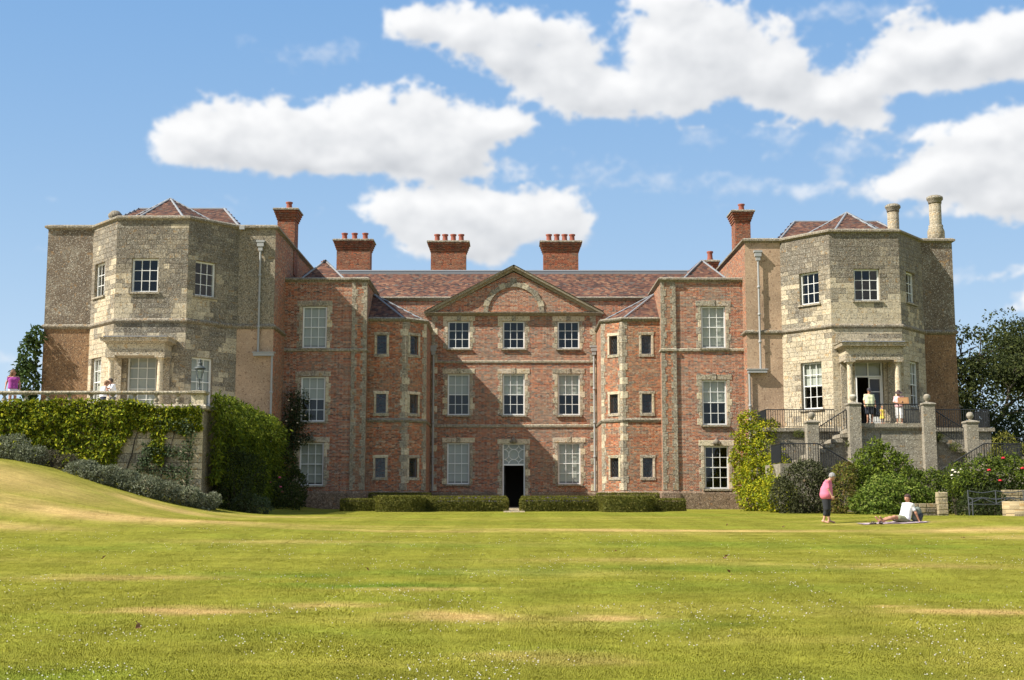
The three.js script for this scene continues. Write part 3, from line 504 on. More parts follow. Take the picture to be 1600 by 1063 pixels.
// ---- wings, stair turrets and the centre, built the same on both sides
for (const s of [-1, 1]) {
  const order = (l) => (s < 0 ? l : l.map(([x, z]) => [-x, z]).reverse());          // left to right
  // wing
  const wa = s < 0 ? [-12.5, 5.5] : [7.97, 5.5], wb = s < 0 ? [-7.97, 5.5] : [12.5, 5.5], uc = s < 0 ? 1.73 : 2.82;
  const wl = [[uc, 8.57, 1.32, 2.28], [uc - 0.02, s < 0 ? 4.6 : 4.42, 1.32, 2.42], [uc - 0.03 * -s, s < 0 ? 1.2 : 1.02, 1.3, 2.28]];
  part('wall', wallGeo(wa, wb, -0.5, 12.25, wl, 0.4, s < 0 ? 0 : 1, s < 0 ? 1 : 0), M.brick, house);
  const ret = s < 0 ? [[-7.97, 5.5], [-7.97, -0.3]] : [[7.97, -0.3], [7.97, 5.5]];
  part('wall', wallGeo(ret[0], ret[1], -0.5, 12.25, [], 0.4, s < 0 ? 1 : 0, s < 0 ? 0 : 1), M.brickOld, house);
  wl.forEach(([u, y, w, h], k) => { const win = sash(house, onWall(wa, wb, u), y, w, h, 3, 4, { blind: [0.97, 0.5, s < 0 ? 0.97 : 0][k] }); surround(win, w, h, { dark: true, carved: k === 2, pale: k === 2 }); });
  // clasping pilaster at the inner corner
  const px0 = s < 0 ? -8.74 : 7.955, px1 = s < 0 ? -7.955 : 8.74, pz = 5.58;
  part('pilaster', uvMetres(slab(px0, px1, 0.92, 12.18, 5.2, pz)), M.brickOld, house);
  quoins([[px0, 5.5], [px0, pz], [px0 + 0.4, pz]], 0.95, 12.15, M.stoneGrey); quoins([[px1 - 0.4, pz], [px1, pz], [px1, 5.5 - (s < 0 ? 0.4 : 0)]], 0.95, 12.15, M.stoneGrey);
  const wp = order([[-12.5, 5.5], [-8.74, 5.5], [-8.74, pz], [-7.955, pz], [-7.955, 0.3]]);
  part('coping', tint(sweep(wp, [[-0.4, 12.2], [0.02, 12.16], [0.08, 12.24], [0.14, 12.28], [0.14, 12.36], [0.0, 12.43], [-0.4, 12.43]]), [0.85, 0.84, 0.8]), M.stoneDark, house);
  part('string_course', tint(sweep(order([[-12.5, 5.5], [-8.745, 5.5], [-8.745, pz + 0.005], [-7.95, pz + 0.005], [-7.95, 4.9]]), [[-0.02, 8.36], [0.06, 8.4], [0.06, 8.5], [0.0, 8.56], [-0.02, 8.56]]), [0.9, 0.9, 0.88]), M.stoneGrey, house);
  part('plinth', tint(sweep(order([[-12.5, 5.5], [-8.75, 5.5], [-8.75, pz + 0.01], [-7.94, pz + 0.01], [-7.94, 4.9]]), [[-0.05, -0.5], [0.09, -0.5], [0.09, 0.8], [0.02, 0.92], [-0.05, 0.92]]), [0.75, 0.6, 0.52]), M.stoneDark, house);
  // turret
  const tp = order([[-8.0, 4.8], [-5.9, 4.8], [-4.83, 3.9], [-4.83, -0.15]]);
  const lowHoles = s < 0 ? [[0.8, 1.2], [0.57, 1.2]] : [[0.83, 1.2], [1.31, 1.2]];
  for (let i = 0; i < 3; i++) {
    const a = tp[i], b = tp[i + 1], isReturn = s < 0 ? i === 2 : i === 0, isFront = s < 0 ? i === 0 : i === 2;
    const holes = isReturn ? [] : [1.65, 5.11, 8.33].map((y) => [isFront ? (s < 0 ? 0.8 : 1.32) : (s < 0 ? 0.58 : 0.82), y, 0.53, 1.03]);
    part('wall', wallGeo(a, b, -0.5, 10.2, holes, 0.35, i ? turnTan(tp[i - 1], a, b) : 0, i < 2 ? turnTan(a, b, tp[i + 2]) : 0), M.brickOld, house);
    for (const [u, y, w, h] of holes) leaded(house, onWall(a, b, u), y, w, h);
  }
  const [q0, q1, q2, q3] = tp;
  quoins([q0, q1, q2], 0.95, 10.1, M.stoneGrey, { pale: true }); quoins([q1, q2, q3], 0.95, 10.1, M.stoneGrey, { pale: true });
  part('coping', tint(sweep(tp, [[-0.35, 10.14], [0.02, 10.1], [0.1, 10.18], [0.14, 10.26], [0.0, 10.36], [-0.35, 10.36]]), [0.8, 0.8, 0.76]), M.stoneDark, house);
  part('string_course', tint(sweep(tp, [[-0.02, 4.6], [0.06, 4.64], [0.09, 4.74], [0.0, 4.84], [-0.02, 4.84]]), [0.8, 0.8, 0.76]), M.stoneDark, house);
  part('plinth', tint(sweep(tp, [[-0.05, -0.5], [0.1, -0.5], [0.1, 0.8], [0.02, 0.92], [-0.05, 0.92]]), [0.75, 0.62, 0.54]), M.stoneDark, house);
  const rt = groupIn(house, 'turret_roof'), A = [-7.95, 10.3, 4.6], B = [-6.0, 10.3, 4.6], C = [-5.0, 10.3, 3.8], D = [-5.0, 10.3, 0.0], E = [-7.95, 12.0, 0.0], ap = [-7.95, 12.0, 2.3];
  const mir = (l) => (s < 0 ? l : l.map(([x, y, z]) => [-x, y, z])), fc = (l, seed) => { const m = mir(l); if (s > 0) { const t = m[0]; m[0] = m[1]; m[1] = t; m.splice(2, m.length - 2, ...m.slice(2).reverse()); } tiles(m, rt, seed); };
  fc([A, B, ap], 41 + s); fc([B, C, ap], 43 + s); fc([C, D, E, ap], 45 + s);
  for (const p of [B, C]) hip(rt, mir([ap])[0], mir([p])[0], 0.09);
  // wing roof, hipped behind the parapet
  const wr = groupIn(house, 'roof'), a0 = [-12.0, 12.15, 5.0], a1 = [-9.0, 12.15, 5.0], aa = [-10.55, 13.75, 3.4], bb = [-10.55, 13.75, -2], c0 = [-12.0, 12.15, -2], c1 = [-9.0, 12.15, -2];
  const fw = (l, seed) => { const m = mir(l); if (s > 0) { const t = m[0]; m[0] = m[1]; m[1] = t; m.splice(2, m.length - 2, ...m.slice(2).reverse()); } tiles(m, wr, seed); };
  fw([a0, a1, aa], 51 + s); fw([a1, c1, bb, aa], 53 + s); fw([c0, a0, aa, bb], 55 + s);
  for (const p of [a0, a1]) hip(wr, mir([aa])[0], mir([p])[0], 0.09); hip(wr, mir([aa])[0], mir([bb])[0], 0.08, M.lead);
  part('gutter_roof', slab(Math.min(s * 12.3, s * 8.2), Math.max(s * 12.3, s * 8.2), 12.02, 12.12, -2, 5.2), M.lead, wr);
  // rooms behind the windows
  for (const y of [0.1, 4.05, 8.0]) part('floor', slab(Math.min(s * 12.35, s * 8.4), Math.max(s * 12.35, s * 8.4), y - 0.2, y, -7.5, 5.05), y < 1 ? M.floorWood : M.inside, house);
  part('inner_wall', slab(Math.min(s * 12.35, s * 8.4), Math.max(s * 12.35, s * 8.4), 0.12, 12, 0.4, 0.6), M.inside, house);
}
// centre
{
  const a = [-8.2, 0], b = [8.2, 0], U = (x) => x + 8.2, holes = [];
  for (const x of [-3.2, 0, 3.2]) { holes.push([U(x), 9.19, 1.28, 1.62], [U(x), 5.31, 1.28, 2.4]); if (x) holes.push([U(x), 1.34, 1.3, 2.38]); }
  holes.push([U(0), 0.02, 1.3, 3.66]);
  part('wall', wallGeo(a, b, -0.5, 12.05, holes, 0.4), M.brick, house);
  for (const x of [-3.2, 0, 3.2]) {
    surround(sash(house, onWall(a, b, U(x)), 9.19, 1.28, 1.62, 3, 3, {}), 1.28, 1.62, { pale: true });
    surround(sash(house, onWall(a, b, U(x)), 5.31, 1.28, 2.4, 3, 4, { blind: 0.5 }), 1.28, 2.4, { pale: hr() < 0.5 });
    if (x) surround(sash(house, onWall(a, b, U(x)), 1.34, 1.3, 2.38, 3, 4, { blind: 0.97 }), 1.3, 2.38, { pale: true });
  }
  // front door with its traceried fanlight
  const door = groupIn(house, 'front_door', [0, 0.02, 0]), z = -0.16;
  part('frame', [box(0.075, 3.65, 0.14, -0.61, 1.825, z), box(0.075, 3.65, 0.14, 0.61, 1.825, z), box(1.145, 0.07, 0.14, 0, 3.615, z), box(1.145, 0.09, 0.14, 0, 2.44, z)], M.white, door);
  const rings = [], cy = 3.03, R = 0.285, ring = (x, y, t0, t1) => { const c = new THREE.TorusGeometry(R, 0.021, 5, 28, t1 - t0); c.rotateZ(t0); c.translate(x, y, z); rings.push(plain(c)); };
  ring(0, cy, 0, Math.PI * 2); for (const sx of [-1, 1]) { ring(sx * 0.57, cy, sx > 0 ? Math.PI / 2 : -Math.PI / 2, sx > 0 ? 1.5 * Math.PI : Math.PI / 2); ring(0, cy + sx * 0.57, sx > 0 ? Math.PI : 0, sx > 0 ? 2 * Math.PI : Math.PI); for (const sy of [-1, 1]) { const t = sx > 0 ? (sy > 0 ? Math.PI : Math.PI / 2) : (sy > 0 ? 1.5 * Math.PI : 0); ring(sx * 0.57, cy + sy * 0.57, t, t + Math.PI / 2); } }
  part('tracery', rings, M.white, door);
  part('pane', moved(paneGeo(1.145, 1.1), 0, cy, z - 0.01), M.glass, door); part('blind', box(1.14, 1.1, 0.004, 0, cy, z - 0.16), M.blind, door);
  const leaf = groupIn(door, 'door_leaf', [-0.57, 0.02, z - 0.05], 1.5);
  part('leaf_panel', [box(1.1, 2.36, 0.05, 0.55, 1.19, 0), ...[0.28, 0.82].flatMap((x) => [0.55, 1.6].map((y) => box(0.38, 0.8, 0.02, x, y, 0.03)))], std({ color: lin(0.05, 0.045, 0.04), roughness: 0.5 }), leaf);
  surround(door, 1.3, 3.62, { pale: true, carved: true });
  part('door_step', tint(uvMetres(slab(-0.95, 0.95, -0.12, 0.0, -0.38, 0.42)), [0.95, 0.95, 0.95]), M.stoneGrey, door);
  for (const [y0, y1] of [[8.34, 8.5], [4.6, 4.78]]) part('string_course', tint(sweep([[-4.83, 0], [4.83, 0]], [[-0.02, y0], [0.05, y0 + 0.02], [0.06, y1 - 0.05], [0.0, y1], [-0.02, y1]]), [0.92, 0.92, 0.9]), M.stoneGrey, house);
  part('plinth', tint(sweep([[-4.83, 0], [-1.02, 0]], [[-0.05, -0.5], [0.09, -0.5], [0.09, 0.8], [0.02, 0.92], [-0.05, 0.92]]), [0.72, 0.6, 0.52]), M.stoneDark, house);
  part('plinth', tint(sweep([[1.02, 0], [4.83, 0]], [[-0.05, -0.5], [0.09, -0.5], [0.09, 0.8], [0.02, 0.92], [-0.05, 0.92]]), [0.72, 0.6, 0.52]), M.stoneDark, house);
  for (const s of [-1, 1]) for (let j = 0; j < 27; j++) { const w = j % 2 ? 0.2 : 0.36; stoneBlock('quoin', house, j % 3 ? M.stoneGrey : M.stoneCream, s * (4.8 - w / 2), 0.95 + 0.377 * (j + 0.5), w, 0.36, 0.022, 0.06); }
  // parapet coping either side of the pediment, and the eaves of the main roof
  for (const s of [-1, 1]) part('coping', tint(sweep(s < 0 ? [[-7.9, 0], [-3.4, 0]] : [[3.4, 0], [7.9, 0]], [[-0.4, 12.02], [0.02, 12.0], [0.12, 12.1], [0.16, 12.18], [0.0, 12.26], [-0.4, 12.26]]), [0.82, 0.82, 0.8]), M.stoneDark, house);
  // pediment
  const ped = groupIn(house, 'pediment'), apex = 13.72, base = 11.2, hw = 4.88, t = new THREE.Shape([new THREE.Vector2(-hw, base), new THREE.Vector2(hw, base), new THREE.Vector2(0, apex)]);
  const tri = plain(new THREE.ExtrudeGeometry(t, { depth: 0.43, bevelEnabled: false })); tri.translate(0, 0, -0.4); part('tympanum', uvMetres(tri), M.brick, ped);
  part('cornice', tint(sweep([[-5.05, 0.03], [5.05, 0.03]], [[-0.02, 11.12], [0.06, 11.14], [0.1, 11.2], [0.26, 11.24], [0.28, 11.31], [-0.02, 11.34]]), [0.85, 0.85, 0.85]), M.stoneGrey, ped);
  for (const s of [-1, 1]) {
    const dx = 5.2, dy = 2.78, L = Math.hypot(dx, dy), ang = Math.atan2(dy, dx), prof = [[-0.02, -0.16], [0.08, -0.14], [0.1, -0.06], [0.28, 0.0], [0.3, 0.1], [0.34, 0.13], [-0.4, 0.2]];
    const g = sweep([[0, 0.03], [L, 0.03]], prof); if (s > 0) g.scale(-1, 1, 1); g.rotateZ(s < 0 ? ang : -ang); g.translate(s * 5.2, 11.18, 0); 
    const gg = plain(g); if (s > 0) { const p = gg.attributes.position; for (let i = 0; i < p.count; i += 3) { const b = [p.getX(i + 1), p.getY(i + 1), p.getZ(i + 1)]; p.setXYZ(i + 1, p.getX(i + 2), p.getY(i + 2), p.getZ(i + 2)); p.setXYZ(i + 2, ...b); } } gg.computeVertexNormals();
    part('raking_cornice', tint(gg, [0.85, 0.85, 0.83]), M.stoneGrey, ped);
    const r0 = [s * 5.2, 11.36, 0.36], r1 = [0, 14.1, 0.36], r2 = [0, 14.1, -2.6], r3 = [s * 5.2, 11.36, -2.6];
    const lead = new THREE.BufferGeometry(); lead.setAttribute('position', new THREE.Float32BufferAttribute([r0, r1, r2, r0, r2, r3].flat(), 3)); lead.computeVertexNormals(); part('lead_roof', uvMetres(lead), M.lead, ped);
  }
  // blind arch of carved stones
  const N = 15;
  for (let k = 0; k < N; k++) {
    const t0 = Math.PI * k / N + 0.004, t1 = Math.PI * (k + 1) / N - 0.004, ro = 1.78 + (k % 2 ? 0.05 : 0) + (k === 7 ? 0.14 : 0), ri = 1.5, sh = new THREE.Shape([[ri, t0], [ro, t0], [ro, t1], [ri, t1]].map(([r, q]) => new THREE.Vector2(r * Math.cos(q), r * Math.sin(q))));
    const g = plain(new THREE.ExtrudeGeometry(sh, { depth: 0.09, bevelEnabled: false })); g.translate(0, 11.33, 0.0 + 0.012 * hr()); const c = 0.62 + 0.2 * hr(); part('arch_stone', tint(uvMetres(g, hr() * 4, hr() * 4), [c, c, c * 0.97]), k % 4 === 1 ? M.stoneCream : M.stoneGrey, ped);
  }
  // main roof
  const mr = groupIn(house, 'roof');
  tiles([[-11.9, 12.2, -0.2], [11.9, 12.2, -0.2], [11.9, 14.2, -2.6], [-11.9, 14.2, -2.6]], mr, 91);
  part('roof_slope', uvMetres((() => { const g = new THREE.BufferGeometry(); g.setAttribute('position', new THREE.Float32BufferAttribute([[-12.3, 14.2, -2.6], [12.3, 14.2, -2.6], [12.3, 11.5, -8], [-12.3, 14.2, -2.6], [12.3, 11.5, -8], [-12.3, 11.5, -8]].flat(), 3)); g.computeVertexNormals(); return g; })()), M.tileBed, mr);
  part('ridge_roll', [bar(V(-11.9, 14.24, -2.6), V(11.9, 14.24, -2.6), 0.075, 8), slab(-11.9, 11.9, 14.0, 14.16, -2.52, -2.36).rotateX(0)], M.lead, mr);
  part('wall', wallGeo([12.4, -8], [-12.4, -8], -0.5, 12, [], 0.4), M.brickOld, house);
  for (const y of [0.05, 4.4, 8.7]) part('floor', slab(-7.9, 7.9, y - 0.2, y, -7.6, -0.42), y < 1 ? M.floorWood : M.inside, house);
  part('ceiling', slab(-7.9, 7.9, 11.85, 12.0, -7.6, -0.42), M.inside, house);
  part('inner_wall', slab(-7.9, 7.9, 0.06, 11.8, -5.2, -5.0), M.inside, house);
}
// ---- chimneys
function chimney(x, z, yb, yt, w, d, pots, o = {}) {
  const c = groupIn(house, 'chimney', [x, 0, z]), sh = yt - 0.75;
  part('shaft', uvMetres(slab(-w / 2, w / 2, yb, sh, -d / 2, d / 2), x * 3.1, 0), M.brickStack, c);
  for (let k = 0; k < 4; k++) { const e = 0.045 * (k + 1); part('corbel', uvMetres(slab(-w / 2 - e, w / 2 + e, sh + k * 0.13 + 0.001, sh + (k + 1) * 0.13, -d / 2 - e, d / 2 + e), x * 2.1, k * 0.3), M.brickStack, c); }
  const e = 0.24, y0 = sh + 0.525; part('cap', tint(sweep([[-w / 2, -d / 2], [-w / 2, d / 2], [w / 2, d / 2], [w / 2, -d / 2]], [[-0.1, y0], [e, y0], [e, y0 + 0.08], [e - 0.06, y0 + 0.12], [-Math.min(w, d) / 2 + 0.02, yt + 0.02], [-0.2, y0]].slice(0, 5), true), [0.9, 0.87, 0.82]), M.stoneDark, c);
  const pot = lathe([[0.01, 0], [0.19, 0], [0.2, 0.08], [0.165, 0.14], [0.15, 0.34], [0.2, 0.38], [0.2, 0.44], [0.16, 0.45], [0.12, 0.42], [0.01, 0.3]], 14);
  for (const [px, k] of pots) { const g = pot.clone(); g.scale(1, k, 1); g.translate(px, yt - 0.1, 0); part('chimney_pot', g, M.pot, c); }
}
chimney(-9.87, -4, 11.5, 16.5, 2.05, 1.1, [[-0.62, 1.1], [0, 1.1], [0.66, 1.1]]);
chimney(-4.02, -4, 11.5, 16.4, 2.15, 1.1, [[-0.72, 1.15], [-0.23, 1.15], [0.28, 1.15], [0.77, 1.15]]);
chimney(2.91, -4, 11.5, 16.4, 2.15, 1.1, [[-0.72, 1.15], [-0.23, 1.15], [0.25, 1.15], [0.72, 1.15]]);
chimney(-12.85, 2.6, 13.0, 16.9, 0.98, 1.2, [[0.05, 1.1]]);
chimney(13.05, 1.9, 13.0, 16.95, 0.88, 1.2, [[0.05, 1.1]]);
chimney(12.2, -4.2, 12.0, 15.25, 0.62, 0.6, [[0, 1.4]]);
for (const [x, z, y0, y1, r] of [[21.3, 3.6, 14.2, 16.95, 0.33], [23.0, 5.6, 14.2, 16.95, 0.34]]) {          // eight sided stone stacks
  const c = groupIn(house, 'stone_chimney', [x, 0, z]);
  part('shaft', tint(uvMetres(moved(lathe([[0.01, y0], [r * 1.4, y0], [r * 1.4, y0 + 0.75], [r * 1.15, y0 + 0.95], [r * 1.2, y0 + 1.05], [r, y0 + 1.12], [r, y1 - 0.5], [0.01, y1 - 0.5]], 8), 0, 0, 0)), [0.95, 0.93, 0.88]), M.stoneGrey, c);
  part('cap', tint(uvMetres(lathe([[0.01, y1 - 0.5], [r, y1 - 0.5], [r * 1.1, y1 - 0.42], [r * 1.1, y1 - 0.32], [r * 1.35, y1 - 0.22], [r * 1.35, y1 - 0.12], [r * 0.9, y1 - 0.02], [r * 0.6, y1], [0.01, y1]], 8)), [0.8, 0.8, 0.76]), M.stoneDark, c);
}
{ const c = groupIn(house, 'stone_chimney', [-21.3, 0, 7.0]); part('shaft', tint(uvMetres(lathe([[0.01, 14.2], [0.3, 14.2], [0.3, 15.35], [0.36, 15.4], [0.38, 15.55], [0.2, 15.75], [0.01, 15.8]], 12)), [0.75, 0.75, 0.72]), M.stoneDark, c); }
// ---- lead downpipes with rainwater heads
function downpipe(list, hopper, gut) {
  const d = groupIn(house, 'downpipe'), r = 0.055; for (let i = 0; i < list.length - 1; i++) part('pipe', bar(V(...list[i]), V(...list[i + 1]), r, 8), M.leadPale, d);
  if (hopper) part('rainwater_head', [box(0.44, 0.1, 0.26, hopper[0], hopper[1], hopper[2] - 0.01), box(0.34, 0.22, 0.22, hopper[0], hopper[1] - 0.16, hopper[2] - 0.01), box(0.22, 0.22, 0.18, hopper[0], hopper[1] - 0.38, hopper[2] - 0.02)], M.leadPale, d);
  if (gut) part('gutter_box', [box(gut[3], 0.16, 0.26, gut[0], gut[1], gut[2]), box(gut[3] + 0.1, 0.05, 0.32, gut[0], gut[1] + 0.1, gut[2])], M.leadPale, d);
  const a = V(...list[0]), b = V(...list[1]); for (let k = 1; k < 4; k++) { const p = a.clone().lerp(b, k / 4); part('collar', lathe([[0.01, -0.06], [0.085, -0.06], [0.085, 0.06], [0.01, 0.06]], 8).translate(p.x, p.y, p.z), M.leadPale, d); }
}
downpipe([[-13.15, 13.3, TL.z + 0.14], [-13.15, 7.95, TL.z + 0.14]], [-13.15, 13.75, TL.z + 0.14], [-12.85, 7.85, TL.z + 0.14, 1.05]);
downpipe([[-12.42, 7.8, TL.z + 0.14], [-12.42, 0.2, TL.z + 0.14]]);
downpipe([[13.08, 13.2, TR.z + 0.16], [13.08, 7.3, TR.z + 0.16]], [13.08, 13.65, TR.z + 0.16], [12.9, 7.2, TR.z + 0.16, 1.0]);
downpipe([[12.48, 7.1, TR.z + 0.12], [12.48, 0.2, TR.z + 0.12]]);
for (const s of [-1, 1]) downpipe([[s * 4.67, 8.8, 0.13], [s * 4.67, 0.95, 0.13]], [s * 4.67, 9.3, 0.14]);
part('floodlight', [box(0.26, 0.2, 0.12, -14.1, 14.45, TL.z + 0.3), box(0.04, 0.04, 0.2, -14.1, 14.45, TL.z + 0.15)], M.leadPale, house);
// ---------------------------------------------------------------- the raised terrace below the first tower: retaining wall, balustrade, lamp
const tr = rng(31);
const FLOOR = 4.05;
{
  const t = thing('terrace', 'raised stone terrace with thin balustrade, overgrown with green climber, below the bay tower', 'terrace');
  const zf = 23, xr = -12.4, xl = -44;
  const front = part('wall', tint(wallGeo([xl, zf], [xr, zf], -0.8, 3.98, [], 0.5, 0, 1), [0.7, 0.66, 0.6]), M.stoneDark, t);
  part('wall', tint(wallGeo([xr, zf], [xr, TL.z + 0.02], -0.8, 3.98, [], 0.5, 1, 0), [0.72, 0.68, 0.6]), M.stoneDark, t);
  part('floor_slab', tint(uvMetres(slab(xl, xr - 0.52, 3.85, FLOOR - 0.02, TL.z + 0.05, zf - 0.52)), [0.95, 0.95, 0.95]), M.stoneCream, t);
  // the stones of the wall that the climber leaves bare
  const S = groupIn(t, 'stone_course');
  let y = -0.3;
  while (y < 3.9) {
    const h = 0.26 + 0.12 * tr(); let x = -17.4 + tr() * 0.3;
    while (x < xr - 0.02) { let w = 0.4 + 0.5 * tr(); if (xr - x - w < 0.3) w = xr - x; const g = uvMetres(softBox(w - 0.014, Math.min(h, 3.97 - y) - 0.014, 0.07, 0.012), tr() * 5, tr() * 5), k = 0.8 + 0.28 * tr(); tint(g, [k, k * 0.96, k * 0.88]); g.translate(x + w / 2, y + h / 2, zf + 0.01 + 0.015 * tr()); part('stone_block', g, tr() < 0.35 ? M.stoneGrey : M.stoneCream, S); x += w; }
    y += h;
  }
  part('coping', tint(sweep([[xl, zf], [xr, zf], [xr, TL.z + 0.1]], [[-0.5, 3.98], [0.06, 3.98], [0.1, 4.04], [0.1, 4.14], [0.04, 4.2], [-0.5, 4.2]]), [0.95, 0.95, 0.95]), M.stoneGrey, t);
  const bal = lathe([[0.01, 0], [0.11, 0], [0.11, 0.05], [0.07, 0.07], [0.06, 0.1], [0.105, 0.16], [0.1, 0.22], [0.055, 0.32], [0.05, 0.35], [0.08, 0.37], [0.1, 0.39], [0.1, 0.42], [0.01, 0.42]], 12);
  tint(uvMetres(bal), [0.9, 0.9, 0.86]);
  for (let x = -13.5; x > -30; x -= 0.87) part('baluster', bal, M.stoneGrey, t).position.set(x, 4.2, zf - 0.2);
  const rail = [[-0.17, 4.62], [0.13, 4.62], [0.16, 4.66], [0.16, 4.71], [0.1, 4.75], [-0.14, 4.75], [-0.2, 4.71], [-0.2, 4.66]];
  part('hand_rail', tint(sweep([[xl, zf - 0.2], [-13.05, zf - 0.2]], rail), [0.85, 0.85, 0.8]), M.stoneGrey, t);
  const pier = groupIn(t, 'pier', [xr - 0.28, 4.2, zf - 0.28]);
  part('pier_shaft', tint(uvMetres(box(0.5, 0.42, 0.5, 0, 0.21, 0)), [0.95, 0.95, 0.92]), M.stoneCream, pier);
  part('pier_cap', tint(sweep([[-0.25, -0.25], [-0.25, 0.25], [0.25, 0.25], [0.25, -0.25]], [[-0.249, 0.4], [0.04, 0.4], [0.1, 0.46], [0.1, 0.54], [-0.249, 0.6]], true), [0.85, 0.85, 0.8]), M.stoneGrey, pier);
  // lamp on the pier
  const l = thing('lantern', 'old iron lantern on a short scrolled stem, on the end pier of the balustrade', 'lantern', [xr - 0.28, 4.79, zf - 0.28]);
  const LI = std({ color: lin(0.05, 0.058, 0.052), roughness: 0.6 }); part('stem', lathe([[0.01, 0], [0.11, 0], [0.1, 0.03], [0.04, 0.06], [0.025, 0.2], [0.045, 0.24], [0.025, 0.3], [0.025, 0.42], [0.05, 0.46], [0.01, 0.47]], 10), LI, l);
  part('ladder_arm', [bar(V(-0.14, 0.42, 0), V(0.14, 0.42, 0), 0.014)], LI, l);
  const fr = []; for (let k = 0; k < 4; k++) { const a = Math.PI / 4 + k * Math.PI / 2, c = Math.cos(a), s = Math.sin(a); fr.push(bar(V(c * 0.1, 0.47, s * 0.1), V(c * 0.19, 0.86, s * 0.19), 0.011)); }
  part('lantern_frame', fr, LI, l);
  const lg = new THREE.CylinderGeometry(0.185, 0.097, 0.37, 4, 1, true, Math.PI / 4); lg.translate(0, 0.665, 0); part('lantern_glass', plain(lg), M.glass, l);
  part('lantern_roof', lathe([[0.24, 0.86], [0.25, 0.89], [0.17, 0.95], [0.1, 1.0], [0.09, 1.06], [0.12, 1.08], [0.06, 1.12], [0.05, 1.18], [0.07, 1.22], [0.01, 1.26]], 8), LI, l);
}
// ---------------------------------------------------------------- the double stair and landing below the other tower
function railing(parent, pts, o = {}) {                       // iron rail through points [x, y floor, z], bars every 12 cm
  const r = groupIn(parent, 'railing'), H = o.h || 0.92, bars = [], P = pts.map((p) => V(...p));
  for (let i = 0; i < P.length - 1; i++) {
    const a = P[i], b = P[i + 1], n = Math.max(1, Math.round(Math.hypot(b.x - a.x, b.z - a.z) / 0.118));
    part('top_rail', bar(a.clone().add(V(0, H, 0)), b.clone().add(V(0, H, 0)), 0.028, 6), M.iron, r);
    part('bottom_rail', bar(a.clone().add(V(0, 0.07, 0)), b.clone().add(V(0, 0.07, 0)), 0.013, 5), M.iron, r);
    for (let k = 0; k <= n; k++) { const p = a.clone().lerp(b, k / n); bars.push(bar(p.clone().add(V(0, k % n ? 0.07 : 0, 0)), p.clone().add(V(0, H, 0)), k % n ? 0.015 : 0.022, 5)); }
  }
  stuff(part('upright_bars', bars, M.iron, r)); return r;
}
